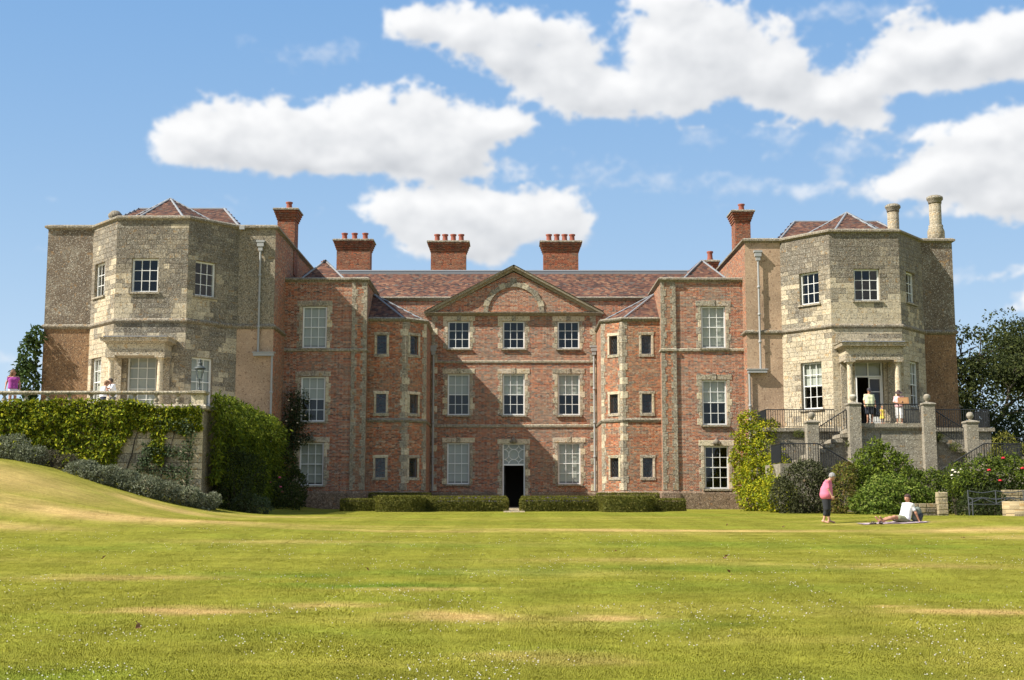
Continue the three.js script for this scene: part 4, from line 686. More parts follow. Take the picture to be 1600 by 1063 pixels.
{
  const t = thing('garden_stair', 'grey stone double stair with iron railings and ball topped piers before the bay tower', 'stair'), xc = 17.95;
  const st = (g, k = 0.9) => tint(uvMetres(g, tr() * 5, tr() * 5), [k, k * 0.98, k * 0.95]);
  // upper terrace round the tower foot, and the platform
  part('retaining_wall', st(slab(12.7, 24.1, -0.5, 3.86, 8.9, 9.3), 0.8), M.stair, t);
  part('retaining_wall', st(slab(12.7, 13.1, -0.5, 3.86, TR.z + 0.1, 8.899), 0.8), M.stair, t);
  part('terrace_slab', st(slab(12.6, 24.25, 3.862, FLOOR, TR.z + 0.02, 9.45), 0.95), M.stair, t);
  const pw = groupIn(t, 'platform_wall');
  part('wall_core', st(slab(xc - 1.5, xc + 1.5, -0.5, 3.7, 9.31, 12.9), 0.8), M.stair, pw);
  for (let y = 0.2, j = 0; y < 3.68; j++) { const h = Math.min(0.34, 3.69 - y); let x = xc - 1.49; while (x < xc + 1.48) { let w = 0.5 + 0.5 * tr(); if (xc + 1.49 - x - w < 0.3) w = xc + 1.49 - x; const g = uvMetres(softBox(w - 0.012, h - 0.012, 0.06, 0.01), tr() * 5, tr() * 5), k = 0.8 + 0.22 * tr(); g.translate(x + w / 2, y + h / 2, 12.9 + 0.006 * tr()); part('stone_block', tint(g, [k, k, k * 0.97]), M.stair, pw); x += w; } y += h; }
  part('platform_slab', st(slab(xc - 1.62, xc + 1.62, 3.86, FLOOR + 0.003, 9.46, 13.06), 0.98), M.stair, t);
  part('platform_moulding', st(sweep([[xc - 1.5, 9.4], [xc - 1.5, 12.93], [xc + 1.5, 12.93], [xc + 1.5, 9.4]], [[-0.1, 3.7], [0.03, 3.7], [0.05, 3.76], [0.1, 3.8], [0.1, 3.858], [-0.1, 3.858]]), 0.9), M.stair, t);
  const pier = (x, z, top, w) => {
    const p = groupIn(t, 'pier', [x, 0, z]);
    part('pier_shaft', st(box(w, top + 0.4, w, 0, (top - 0.4) / 2, 0), 0.95), M.stair, p);
    part('pier_cap', st(sweep([[-w / 2, -w / 2], [-w / 2, w / 2], [w / 2, w / 2], [w / 2, -w / 2]], [[-w / 2 + 0.002, top], [0.03, top], [0.05, top + 0.05], [0.02, top + 0.1], [-w / 2 + 0.06, top + 0.17]], true), 0.9), M.stair, p);
    part('ball_finial', st(lathe([[0.01, top + 0.1], [0.1, top + 0.1], [0.07, top + 0.2], [0.09, top + 0.23], [0.14, top + 0.28], [0.168, top + 0.37], [0.158, top + 0.45], [0.12, top + 0.51], [0.06, top + 0.545], [0.005, top + 0.55]], 16), 1), M.stair, p);
  };
  for (const s of [-1, 1]) {
    const X = (d) => xc + s * d;
    pier(X(1.76), 13.05, 4.9, 0.56); pier(X(3.78), 13.05, 4.04, 0.56);
    // upper flight, going down and out; landing; lower flight, going down and in, in front of it
    const up = groupIn(t, 'upper_flight'), n = 8, rise = (FLOOR - 2.1) / n, run = 0.40;
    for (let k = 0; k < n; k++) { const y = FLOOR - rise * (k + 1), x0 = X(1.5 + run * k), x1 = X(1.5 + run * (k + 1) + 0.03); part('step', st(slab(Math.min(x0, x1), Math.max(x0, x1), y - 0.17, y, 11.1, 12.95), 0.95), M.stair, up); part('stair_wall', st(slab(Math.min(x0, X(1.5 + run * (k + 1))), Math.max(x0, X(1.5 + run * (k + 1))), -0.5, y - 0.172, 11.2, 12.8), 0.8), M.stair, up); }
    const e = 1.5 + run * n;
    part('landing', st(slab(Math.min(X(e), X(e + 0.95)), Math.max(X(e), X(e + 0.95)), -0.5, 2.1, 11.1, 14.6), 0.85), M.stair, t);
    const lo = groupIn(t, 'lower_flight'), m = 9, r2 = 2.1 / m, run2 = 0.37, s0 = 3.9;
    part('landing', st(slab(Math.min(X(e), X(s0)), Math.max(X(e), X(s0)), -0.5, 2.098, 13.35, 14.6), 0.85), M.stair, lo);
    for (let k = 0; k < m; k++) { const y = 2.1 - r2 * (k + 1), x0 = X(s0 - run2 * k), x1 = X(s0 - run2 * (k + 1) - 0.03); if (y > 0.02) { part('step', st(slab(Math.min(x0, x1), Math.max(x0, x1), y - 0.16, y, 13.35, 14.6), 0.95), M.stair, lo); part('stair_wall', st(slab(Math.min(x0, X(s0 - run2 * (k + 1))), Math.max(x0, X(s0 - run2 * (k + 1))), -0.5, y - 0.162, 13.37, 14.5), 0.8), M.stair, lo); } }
    railing(t, [[X(2.08), FLOOR - 0.25, 12.9], [X(3.5), FLOOR - 1.15, 12.9]]);
    railing(t, [[X(e + 0.88), 2.1, 12.3], [X(e + 0.88), 2.1, 14.5], [X(s0 - 0.05), 2.1, 14.5], [X(s0 - run2 * m), 0.15, 14.5]]);
    railing(t, s < 0 ? [[12.75, FLOOR, 7.3], [12.75, FLOOR, 9.3], [X(1.75), FLOOR, 9.3]] : [[X(1.75), FLOOR, 9.3], [24.05, FLOOR, 9.3], [24.05, FLOOR, 7.2]]);
  }
  railing(t, [[xc - 1.48, FLOOR, 12.95], [xc + 1.48, FLOOR, 12.95]]);
  // the approach that runs off beyond the further flight
  railing(t, [[24.4, 2.6, 9.8], [26.2, 2.6, 9.8], [28.4, 1.9, 9.8]]);
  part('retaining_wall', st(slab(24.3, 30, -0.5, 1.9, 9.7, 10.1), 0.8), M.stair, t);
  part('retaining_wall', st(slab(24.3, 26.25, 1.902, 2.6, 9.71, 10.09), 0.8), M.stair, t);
}
{ // a low buttressed annexe seen past the tower
  const a = thing('annexe', 'low brown roughcast annexe with sloping buttress at the tower foot beside the trees', 'annexe', [0, 0, 0]);
  part('wall', uvMetres(slab(23.56, 24.3, -0.5, 8.2, -2, 3)), M.renderOld, a);
  part('wall', uvMetres(slab(24.302, 25.1, -0.5, 5.6, -1.5, 2.2)), M.renderOld, a);
  part('sloping_cap', tint(uvMetres((() => { const s = new THREE.Shape([new THREE.Vector2(24.2, 5.6), new THREE.Vector2(25.25, 5.6), new THREE.Vector2(24.2, 6.5)]); const g = new THREE.ExtrudeGeometry(s, { depth: 3.8, bevelEnabled: false }); g.translate(0, 0, -1.55); return plain(g); })()), [0.8, 0.8, 0.8]), M.stoneDark, a);
}
// ---------------------------------------------------------------- plants
const leafMat = (o = {}) => new THREE.MeshPhysicalMaterial({ vertexColors: true, roughness: 0.85, transmission: 0.34, thickness: 0, ior: 1.3, specularIntensity: 0.3, ...o });
const LEAF = leafMat(), BARK = std({ color: lin(0.07, 0.055, 0.04), roughness: 1 }), TWIG = std({ color: lin(0.05, 0.038, 0.025), roughness: 1 });
const unit = (r) => { const z = r() * 2 - 1, a = r() * Math.PI * 2, s = Math.sqrt(1 - z * z); return V(s * Math.cos(a), z, s * Math.sin(a)); };
// a mass of folded leaves; spots are [point, outward]; o: len, wide, droop, colours (a list of linear colours)
function leaves(spots, r, o) {
  const n = spots.length, pos = new Float32Array(n * 18), col = new Float32Array(n * 18), nor = new Float32Array(n * 18), A = V(), N = V(), S = V(), t = V();
  spots.forEach(([p, out], i) => {
    const rd = unit(r); A.copy(out).multiplyScalar(o.out ?? 0.5).add(rd).add(t.set(0, -(o.droop ?? 0.2), 0)).normalize();
    N.copy(out).multiplyScalar(o.face ?? 0.8).add(unit(r).multiplyScalar(0.8)).add(t.set(0, o.sky ?? 0.35, 0)); N.addScaledVector(A, -N.dot(A)).normalize(); S.copy(A).cross(N);
    const L = o.len * (0.65 + 0.7 * r()), W = L * (o.wide ?? 0.5) / 2, c = o.colours[Math.floor(r() * o.colours.length)], k = 0.75 + 0.5 * r();
    const q = [[0, 0, 0], [L * 0.45, W, W * 0.35], [L, 0, -L * 0.12], [L * 0.45, -W, W * 0.35]].map(([a, s, u]) => [p.x + A.x * a + S.x * s + N.x * u, p.y + A.y * a + S.y * s + N.y * u, p.z + A.z * a + S.z * s + N.z * u]);
    [0, 2, 1, 0, 3, 2].forEach((j, v) => { const b = (i * 6 + v) * 3; for (let e = 0; e < 3; e++) { pos[b + e] = q[j][e]; col[b + e] = c[e] * k; } });
  });
  const g = new THREE.BufferGeometry(); g.setAttribute('position', new THREE.BufferAttribute(pos, 3)); g.setAttribute('color', new THREE.BufferAttribute(col, 3)); g.computeVertexNormals(); return g;
}
function inLumps(lumps, n, r, o = {}) {                                  // spots through the skin of a set of ellipsoids [x, y, z, rx, ry, rz]
  const out = [], area = lumps.map(([, , , a, b, c]) => Math.pow((a * b + b * c + a * c) / 3, 0.9)), sum = area.reduce((a, b) => a + b, 0), seed = r() * 50; let guard = 0;
  while (out.length < n && guard++ < n * 12) {
    let k = 0, q = r() * sum; while (k < lumps.length - 1 && (q -= area[k]) > 0) k++;
    const [x, y, z, a, b, c] = lumps[k], d = unit(r), bump = 1 + (o.rough ?? 0.28) * perlin.noise(d.x * 2.2 + seed + k, d.y * 2.2, d.z * 2.2) + (o.rough ?? 0.28) * 0.5 * perlin.noise(d.x * 6 + seed, d.y * 6 + k, d.z * 6), t = (1 - (o.deep ?? 0.35) * r() * r()) * bump, p = V(x + d.x * a * t, y + d.y * b * t, z + d.z * c * t);
    if (p.y < (o.floor ? o.floor(p.x, p.z) : groundAt(p.x, p.z)) + 0.02) continue;
    if (lumps.some(([X, Y, Z, e, f, g], i) => i !== k && ((p.x - X) / e) ** 2 + ((p.y - Y) / f) ** 2 + ((p.z - Z) / g) ** 2 < 0.45)) continue;
    if (o.keep && !o.keep(p)) continue;
    out.push([p, V(d.x / a, d.y / b, d.z / c).normalize()]);
  }
  return out;
}
function stems(base, lumps, r, n, rad = 0.02) { const g = []; for (let i = 0; i < n; i++) { const l = lumps[Math.floor(r() * lumps.length)], d = unit(r), a = V(base[0] + (r() - 0.5) * 0.3, base[1] - 0.15, base[2] + (r() - 0.5) * 0.3), b = V(l[0] + d.x * l[3] * 0.7, l[1] + Math.abs(d.y) * l[4] * 0.7, l[2] + d.z * l[5] * 0.7), m = a.clone().lerp(b, 0.5).add(V((r() - 0.5) * 0.15, 0.1, (r() - 0.5) * 0.15)); g.push(taper(a, m, rad, rad * 0.7, 5), taper(m, b, rad * 0.7, rad * 0.3, 5)); } return g; }
function bush(name, label, cat, lumps, n, seed, look, o = {}) {
  const r = rng(seed), c = lumps[0], base = [o.base?.[0] ?? c[0], o.base?.[1] ?? groundAt(c[0], c[2]), o.base?.[2] ?? c[2]], t = thing(name, label, cat, [0, 0, 0], 0, o.group);
  part('stems', stems(base, lumps, r, o.stems ?? 9, o.rad ?? 0.022), TWIG, t);
  stuff(part('foliage', leaves(inLumps(lumps, n, r, o), r, look), LEAF, t));
  return t;
}
function flowers(t, name, list, rad, colour) {                            // each blossom a small cup of petals
  const m = std({ color: lin(...colour), roughness: 0.8 }), r = rng(list.length * 7 + 1);
  for (const [x, y, z] of list) { const g = []; for (let k = 0; k < 7; k++) { const q = new THREE.SphereGeometry(rad * 0.6, 6, 4); q.scale(1, 0.5, 1); q.rotateX(0.5 + r()); q.translate(0, 0, rad * 0.5); q.rotateY(k * 0.9 + r()); g.push(plain(q)); } const f = part(name, g, m, t); f.position.set(x, y, z); }
}
const G = { wisteria: [[0.20, 0.24, 0.012], [0.27, 0.29, 0.014], [0.12, 0.165, 0.010], [0.34, 0.33, 0.016], [0.08, 0.11, 0.010]], dark: [[0.035, 0.05, 0.012], [0.05, 0.066, 0.015], [0.028, 0.038, 0.012]], mid: [[0.10, 0.135, 0.014], [0.14, 0.175, 0.018], [0.07, 0.10, 0.014], [0.05, 0.075, 0.012]], silver: [[0.16, 0.175, 0.10], [0.21, 0.225, 0.14], [0.11, 0.125, 0.07], [0.27, 0.28, 0.19]], yellow: [[0.31, 0.31, 0.012], [0.21, 0.245, 0.014], [0.38, 0.35, 0.016], [0.13, 0.175, 0.014]], box: [[0.13, 0.135, 0.022], [0.17, 0.165, 0.03], [0.09, 0.10, 0.018], [0.20, 0.18, 0.04]], tree: [[0.04, 0.052, 0.014], [0.055, 0.068, 0.017], [0.03, 0.04, 0.012], [0.075, 0.085, 0.022]] };

{ // the climber over the terrace wall, and the one on its return
  const t = thing('wall_climber', 'dense bright green climber covering the long front of the terrace wall', 'climber'), r = rng(401), spots = [];
  const topAt = (x) => 4.33 + 0.12 * perlin.noise(x * 1.3, 1, 5) - 0.28 * smoothstep(x, -15.6, -13.9), lowAt = (x) => lerp(groundAt(x, 24) + 0.15, 3.15 + 0.35 * perlin.noise(x * 2.1, 3, 1), smoothstep(x, -16.2, -15.1)) - (Math.abs(x + 14.15) < 0.28 ? 1.2 : 0);
  while (spots.length < 15000) {
    const x = -26 + 13.5 * Math.pow(r(), 0.8), hi = topAt(x), lo = lowAt(x), y = lo + (hi - lo) * Math.pow(r(), 0.9); if (y > hi) continue;
    const thick = (x > -15.4 ? 0.30 : 0.62) * (0.55 + 0.45 * perlin.noise(x * 1.5, y * 1.7, 2) + 0.3 * perlin.noise(x * 4, y * 4, 7)), e = clamp((hi - y) / 0.5, 0, 1);
    spots.push([V(x, y, 23.06 + Math.max(0.06, thick) * (0.4 + 0.6 * e) * Math.sqrt(r())), V(0, 0.3 + 0.5 * (1 - e), 1).normalize()]);
  }
  for (let i = 0; i < 1500; i++) { const x = -26 + 13.4 * r(); spots.push([V(x, topAt(x) - 0.1 + 0.16 * r(), 22.9 + 0.4 * r()), V(0, 1, 0.3).normalize()]); }
  stuff(part('foliage', leaves(spots, r, { len: 0.17, wide: 0.42, droop: 0.7, out: 0.4, face: 0.9, sky: 0.6, colours: G.wisteria }), LEAF, t));
  const st = []; for (let i = 0; i < 10; i++) { let p = V(-26 + i * 1.3, groundAt(-26 + i * 1.3, 23.3) - 0.1, 23.15); for (let k = 0; k < 5; k++) { const q = p.clone().add(V((r() - 0.3) * 0.5, 0.6, 0)); if (q.y > 3.9) break; st.push(taper(p, q, 0.04 - k * 0.005, 0.035 - k * 0.005, 5)); p = q; } }
  part('stems', st, BARK, t);
  const t2 = thing('wall_climber', 'deep shady green climber hanging down the terrace return wall, beside the lantern pier', 'climber'), s2 = [];
  while (s2.length < 15000) {
    const z = 9.2 + 13.3 * r(), hi = 4.75 - 0.2 * (22.5 - z) / 13 + 0.18 * perlin.noise(z, 1, 1), lo = groundAt(-12, z) + 0.2 + 0.8 * smoothstep(z, 19, 22.5), y = lo + (hi - lo) * r(), e = clamp((hi - y) / 0.6, 0, 1), b = (0.85 + 0.5 * perlin.noise(z * 1.3, y * 1.4, 9)) * (0.5 + 0.5 * e) * (0.55 + 0.45 * smoothstep(22.6 - z, 0, 2));
    s2.push([V(-12.34 + Math.max(0.08, b) * Math.sqrt(r()), y, z), V(1, 0.3 + (1 - e) * 0.8, 0.35).normalize()]);
  }
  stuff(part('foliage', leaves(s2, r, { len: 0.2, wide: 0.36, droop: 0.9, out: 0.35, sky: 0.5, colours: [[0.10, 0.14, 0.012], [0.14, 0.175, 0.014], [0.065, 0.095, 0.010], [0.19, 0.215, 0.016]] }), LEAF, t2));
  part('stems', [taper(V(-12.1, groundAt(-12, 20) - 0.1, 20), V(-12.2, 2.2, 19), 0.05, 0.04), taper(V(-12.2, 2.2, 19), V(-12.25, 4, 16), 0.04, 0.03), taper(V(-12.1, groundAt(-12, 13) - 0.1, 13), V(-12.2, 3.6, 13.5), 0.05, 0.03)], BARK, t2);
}
{ // pale leaved rose trained over the bare stones at the corner
  const t = thing('trained_rose', 'sparse grey green rose trained over bare stone blocks at the terrace corner', 'climber'), r = rng(419), sp = [], st = [];
  for (const [x0, y0, x1, y1] of [[-13.0, 0.7, -12.8, 3.6], [-12.9, 2.2, -14.6, 2.5], [-12.9, 3.2, -14.0, 3.45], [-13.0, 1.5, -14.9, 1.6], [-14.3, 2.5, -14.8, 1.7]]) { st.push(taper(V(x0, y0, 23.08), V(x1, y1, 23.08), 0.022, 0.012, 5)); for (let i = 0; i < 260; i++) { const k = r(); sp.push([V(lerp(x0, x1, k) + (r() - 0.5) * 0.45, lerp(y0, y1, k) + (r() - 0.5) * 0.45, 23.08 + 0.28 * r()), V(0, 0.3, 1)]); } }
  st.push(taper(V(-13.0, groundAt(-13, 23.2) - 0.1, 23.15), V(-13.0, 0.75, 23.08), 0.03, 0.022, 5)); part('stems', st, TWIG, t);
  stuff(part('foliage', leaves(sp, r, { len: 0.13, wide: 0.5, colours: [[0.08, 0.11, 0.05], [0.14, 0.17, 0.09], [0.05, 0.08, 0.03]] }), LEAF, t));
}
{ // silver leaved plants along the foot of the terrace
  const r = rng(433);
  [[-19.6, 24.4, 0.85, 0.7], [-18.6, 24.6, 0.7, 0.5], [-16.4, 25.2, 0.65, 0.45], [-15.6, 25.4, 0.7, 0.5], [-14.8, 25.2, 0.72, 0.55], [-14.0, 25.3, 0.7, 0.55], [-13.3, 25.0, 0.66, 0.55], [-12.6, 24.7, 0.62, 0.52], [-12.0, 24.2, 0.5, 0.42]].forEach(([x, z, a, h], i) => {
    const y = groundAt(x, z), L = [[x, y + h * 0.5, z, a, h * 0.75, 0.7]]; for (let k = 0; k < 4; k++) L.push([x + (r() - 0.5) * a * 1.3, y + h * (0.45 + 0.35 * r()), z + (r() - 0.5) * 0.7, a * 0.55, h * 0.6, 0.45]);
    bush('silver_shrub', i < 2 ? 'low silver green shrub on the dry bank at the foot of the bright green climber' : 'low silver green shrub in the border under the bare stones of the terrace wall', 'shrub', L, 2000, 440 + i, { len: 0.10, wide: 0.42, droop: 0.1, out: 0.9, sky: 0.4, colours: G.silver }, { group: i < 2 ? 'silver shrubs on the bank' : 'silver shrubs under the terrace wall', stems: 14, rad: 0.01 });
  });
  [[-17.9, 24.6], [-17.1, 24.9]].forEach(([x, z], i) => { const y = groundAt(x, z); bush('brown_shrub', 'small brownish twiggy shrub in the gap between the silver shrubs', 'shrub', [[x, y + 0.25, z, 0.45, 0.4, 0.45], [x + 0.2, y + 0.35, z, 0.25, 0.3, 0.25]], 800, 470 + i, { len: 0.08, wide: 0.4, colours: [[0.09, 0.075, 0.045], [0.06, 0.06, 0.03], [0.14, 0.12, 0.08]] }, { group: 'brown shrubs in the bank border' }); });
}
{ // shady bed at the inner corner
  const g = (x, z) => groundAt(x, z);
  bush('dark_shrub', 'tall blackish green evergreen shrub in deep shade at the terrace corner', 'shrub', [[-11.5, 1.3, 21.3, 0.75, 1.3, 0.9], [-11.3, 0.6, 21.8, 0.8, 0.8, 0.7], [-11.2, 1.2, 20.2, 0.8, 1.2, 0.9]], 4200, 501, { len: 0.12, wide: 0.45, colours: G.dark });
  bush('low_shrub', 'low grey green shrub at the edge of the lawn beside the fern', 'shrub', [[-10.9, 0.2, 21.6, 0.62, 0.5, 0.6], [-10.45, 0.15, 21.4, 0.5, 0.4, 0.5]], 1800, 503, { len: 0.1, wide: 0.4, out: 0.8, colours: [[0.085, 0.11, 0.055], [0.06, 0.085, 0.035], [0.12, 0.15, 0.08]] });
  const t = bush('rose_bush', 'big dark green bush with a few pink roses against the brick wing', 'rose bush', [[-11.6, 1.3, 9.5, 0.95, 1.5, 1.1], [-12.3, 1.1, 11.5, 1.0, 1.3, 1.2], [-11.1, 0.9, 8.8, 0.6, 1.1, 0.8], [-11.8, 2.3, 8.6, 0.7, 1.0, 0.8], [-11.9, 0.6, 13, 1.0, 1.0, 1.0], [-11.2, 0.5, 11.5, 0.9, 0.9, 1.1]], 9500, 505, { len: 0.13, wide: 0.45, colours: [[0.04, 0.06, 0.014], [0.06, 0.08, 0.018], [0.033, 0.045, 0.013], [0.085, 0.10, 0.025]] }, { stems: 16 });
  flowers(t, 'rose', [[-12.35, 1.75, 13.6], [-12.1, 1.35, 14.0], [-11.75, 1.6, 13.2], [-11.55, 1.25, 13.1], [-11.2, 1.5, 12.6], [-11.1, 1.05, 12.9], [-11.0, 0.8, 12.9], [-12.6, 1.05, 14.1], [-11.9, 0.75, 14.1]], 0.085, [0.55, 0.08, 0.14]);
  // fern
  const f = thing('fern', 'small light green fern at the lawn edge by the terrace corner', 'fern', [-11.72, groundAt(-11.72, 23.7), 23.7]), r = rng(511), fr = [];
  for (let k = 0; k < 14; k++) { const a = k * 2.4, tilt = 0.35 + 0.5 * r(), L = 0.42 + 0.2 * r(), sp = []; for (let i = 0; i < 34; i++) { const q = (i >> 1) / 17, y = L * q * Math.cos(tilt * q * 1.3), d = L * q * Math.sin(tilt * (0.4 + q)), s = i % 2 ? 1 : -1; sp.push([V(Math.cos(a) * d, y, Math.sin(a) * d), V(-Math.sin(a) * s, 0.2, Math.cos(a) * s)]); } fr.push(leaves(sp, r, { len: 0.09, wide: 0.3, out: 2.2, droop: 0.1, colours: [[0.13, 0.17, 0.03], [0.17, 0.2, 0.04]] })); }
  fr.forEach((q) => part('frond', q, LEAF, f)); void g;
  // climbing rose on the brick beside the downpipe
  const c = thing('climbing_rose', 'thin dark climbing rose beside the downpipe on the brick wing wall', 'climber'), sp = [], st = [], q = rng(517);
  for (const [x0, y0, x1, y1] of [[-12.0, 0.2, -12.1, 3.6], [-12.1, 3.4, -11.9, 6.3], [-12.1, 4, -11.2, 6.0], [-12.0, 3.6, -11.1, 5.0], [-12, 3.2, -10.9, 3.9], [-11.7, 3.6, -11.5, 6.2]]) { st.push(taper(V(x0, y0, 5.66), V(x1, y1, 5.66), 0.025, 0.012, 5)); for (let i = 0; i < 420; i++) { const k = q(); sp.push([V(lerp(x0, x1, k) + (q() - 0.5) * 0.7, lerp(y0, y1, k) + (q() - 0.5) * 0.6, 5.62 + 0.4 * q()), V(0, 0.2, 1)]); } }
  part('stems', st, TWIG, c); stuff(part('foliage', leaves(sp, q, { len: 0.12, wide: 0.5, colours: [[0.04, 0.06, 0.02], [0.06, 0.08, 0.03], [0.03, 0.045, 0.018], [0.10, 0.11, 0.06]] }), LEAF, c));
  flowers(c, 'rose', [[-11.8, 5.2, 6.05], [-11.5, 4.5, 6.05], [-12.0, 5.7, 6.05], [-11.1, 4.9, 6.02], [-11.4, 3.5, 6.05], [-12.1, 4.6, 6.05]], 0.06, [0.75, 0.6, 0.4]);
  bush('tower_climber', 'leafy green climber on the outer corner of the tower above the terrace', 'climber', [[-24.7, 5.0, 9.0, 0.55, 1.0, 0.6], [-24.75, 6.5, 9.0, 0.5, 1.0, 0.6], [-24.85, 7.9, 8.9, 0.5, 0.9, 0.5], [-25.2, 6.9, 9.0, 0.4, 0.5, 0.4], [-24.5, 8.8, 8.9, 0.35, 0.5, 0.4], [-24.45, 4.7, 9.2, 0.5, 0.7, 0.5]], 1700, 521, { len: 0.24, wide: 0.6, droop: 0.5, colours: [[0.05, 0.085, 0.02], [0.08, 0.12, 0.03], [0.035, 0.06, 0.015]] }, { floor: () => 4.05, base: [-24.7, 4.1, 8.95], deep: 0.6 });
}
// ---- clipped box hedges of the parterre before the front door
const HEDGECORE = std({ color: lin(0.13, 0.132, 0.024), roughness: 1 });
const around = (r) => { const e = Math.floor(r() * 4), t = r() * 2 - 1, [c, s] = e === 0 ? [1, t] : e === 1 ? [-1, t] : e === 2 ? [t, 1] : [t, -1], f = (v) => Math.sign(v) * Math.pow(Math.abs(v), 1 / 0.45); return Math.atan2(f(s), f(c)); };
const plan = (th, a, b) => { const c = Math.cos(th), s = Math.sin(th); return [Math.sign(c) * Math.pow(Math.abs(c), 0.45) * a, Math.sign(s) * Math.pow(Math.abs(s), 0.45) * b]; };
function hedge(label, pieces, seed, group) {
  const t = thing('box_hedge', label, 'hedge', [0, 0, 0], 0, group), r = rng(seed), sp = [];
  for (const [x0, x1, z0, z1, h] of pieces) {
    const g0 = groundAt((x0 + x1) / 2, z1) - 0.1, y1 = groundAt((x0 + x1) / 2, z1) + h, w = x1 - x0, d = z1 - z0, A = w * d, B = w * h, C = d * h, n = Math.round((A + B * 1.4 + 2 * C) * 900);
    const round = d > 2; if (round) { const sh = new THREE.Shape(); for (let k = 0; k <= 40; k++) { const [a, b] = plan((k / 40) * Math.PI * 2, (w - 0.2) / 2, (d - 0.2) / 2); if (k) sh.lineTo(a, b); else sh.moveTo(a, b); } const cg = plain(new THREE.ExtrudeGeometry(sh, { depth: y1 - 0.09 - g0, bevelEnabled: false })); cg.rotateX(-Math.PI / 2); cg.translate((x0 + x1) / 2, g0, (z0 + z1) / 2); part('hedge_core', cg, HEDGECORE, t); } else part('hedge_core', slab(x0 + 0.09, x1 - 0.09, g0, y1 - 0.09, z0 + 0.09, z1 - 0.09), HEDGECORE, t);
    for (let i = 0; i < n; i++) {
      const q = r() * (A + B * 1.4 + 2 * C); let p, o;
      if (round && q >= A) { const th = around(r), [a, b] = plan(th, w / 2, d / 2), wv = 1.02 - 0.07 * r(); sp.push([V((x0 + x1) / 2 + a * wv, g0 + 0.1 + r() * h, (z0 + z1) / 2 + b * wv), V(Math.cos(th), 0, Math.sin(th))]); continue; }
      if (round) { const th = around(r), k = Math.sqrt(r()), [a, b] = plan(th, w / 2, d / 2); sp.push([V((x0 + x1) / 2 + a * k, y1 + 0.02 - 0.07 * r(), (z0 + z1) / 2 + b * k), V(0, 1, 0)]); continue; }
      const u = r(), v = r(), wob = 0.022 * perlin.noise(u * w * 4, v * 5, seed) - 0.07 * r() + 0.02;
      if (q < A) { p = V(x0 + u * w, y1 + wob, z0 + v * d); o = V(0, 1, 0); } else if (q < A + B * 1.4) { p = V(x0 + u * w, g0 + 0.1 + v * h, z1 + wob); o = V(0, 0, 1); } else { const s = r() < 0.5; p = V((s ? x1 : x0) + (s ? wob : -wob), g0 + 0.1 + v * h, z0 + u * d); o = V(s ? 1 : -1, 0, 0); }
      sp.push([p, o]);
    }
  }
  stuff(part('foliage', leaves(sp, r, { len: 0.075, wide: 0.55, droop: 0, out: 1.0, face: 0.4, sky: 0.3, colours: G.box }), LEAF, t));
}
hedge('clipped box hedge with a jutting block, on the climber side of the front door path', [[-8.38, -6.3, 10.6, 11.7, 0.56], [-6.45, -4.28, 11.4, 14.3, 0.70], [-4.5, -0.32, 11.0, 12.2, 0.57]], 601, 'front box hedges');
hedge('clipped box hedge with a jutting block, on the stair side of the front door path', [[0.32, 4.3, 11.0, 12.2, 0.57], [4.1, 6.54, 11.4, 14.3, 0.70], [6.4, 8.27, 10.6, 11.7, 0.56]], 603, 'front box hedges');
for (const [s, l] of [[-1, 'rear box hedge under the brick wall, on the climber side of the front door'], [1, 'rear box hedge under the brick wall, on the stair side of the front door']]) hedge(l, [[Math.min(s * 0.42, s * 7.2), Math.max(s * 0.42, s * 7.2), 7.0, 7.7, 0.66], [Math.min(s * 4.4, s * 7.6), Math.max(s * 4.4, s * 7.6), 5.7, 6.3, 0.82]], 607 + s, 'rear box hedges');
{ const r = rng(611); for (const s of [-1, 1]) { const t = thing('lavender_row', s < 0 ? 'row of purple lavender in the parterre on the climber side of the path' : 'row of purple lavender in the parterre on the stair side of the path', 'lavender', [0, 0, 0]), sp = [], fl = []; for (let i = 0; i < 1400; i++) { const x = s * (0.6 + 3.2 * r()), z = 9.2 + 0.9 * r(), y = groundAt(x, z); sp.push([V(x, y + 0.35 * r(), z), V(0, 1, 0.2)]); if (i % 4 === 0) fl.push([V(x, y + 0.42 + 0.16 * r(), z), V(0, 1, 0)]); } stuff(part('foliage', leaves(sp, r, { len: 0.16, wide: 0.2, out: 1.5, droop: -0.2, colours: G.silver }), LEAF, t)); stuff(part('blossom', leaves(fl, r, { len: 0.1, wide: 0.4, out: 2, droop: -0.3, colours: [[0.13, 0.09, 0.24], [0.18, 0.13, 0.3]] }), LEAF, t)); } }

// ---- shrubs before the double stair
bush('golden_climber', 'bright yellow green shrub climbing the brick corner between wing and stair', 'climber', [[12.5, 0.7, 12.4, 0.95, 0.9, 0.8], [12.3, 1.8, 9.6, 0.95, 0.8, 0.75], [12.6, 2.9, 9.2, 0.85, 0.75, 0.7], [12.0, 3.6, 8.4, 0.7, 0.65, 0.6], [12.95, 4.0, 9.0, 0.6, 0.5, 0.5], [12.1, 4.55, 8.0, 0.5, 0.45, 0.45], [11.7, 2.6, 7.9, 0.55, 0.6, 0.5], [13.0, 2.0, 10.6, 0.65, 0.7, 0.6], [12.2, 0.6, 14.6, 0.75, 0.8, 0.6], [11.75, 1.4, 8.4, 0.6, 0.7, 0.6], [11.7, 0.5, 11.2, 0.7, 0.7, 0.6], [12.7, 1.4, 13.0, 0.7, 0.8, 0.6]], 13000, 701, { len: 0.15, wide: 0.5, droop: 0.3, out: 0.7, sky: 0.5, colours: G.yellow }, { rough: 0.45, base: [12.0, 0, 8.2] });
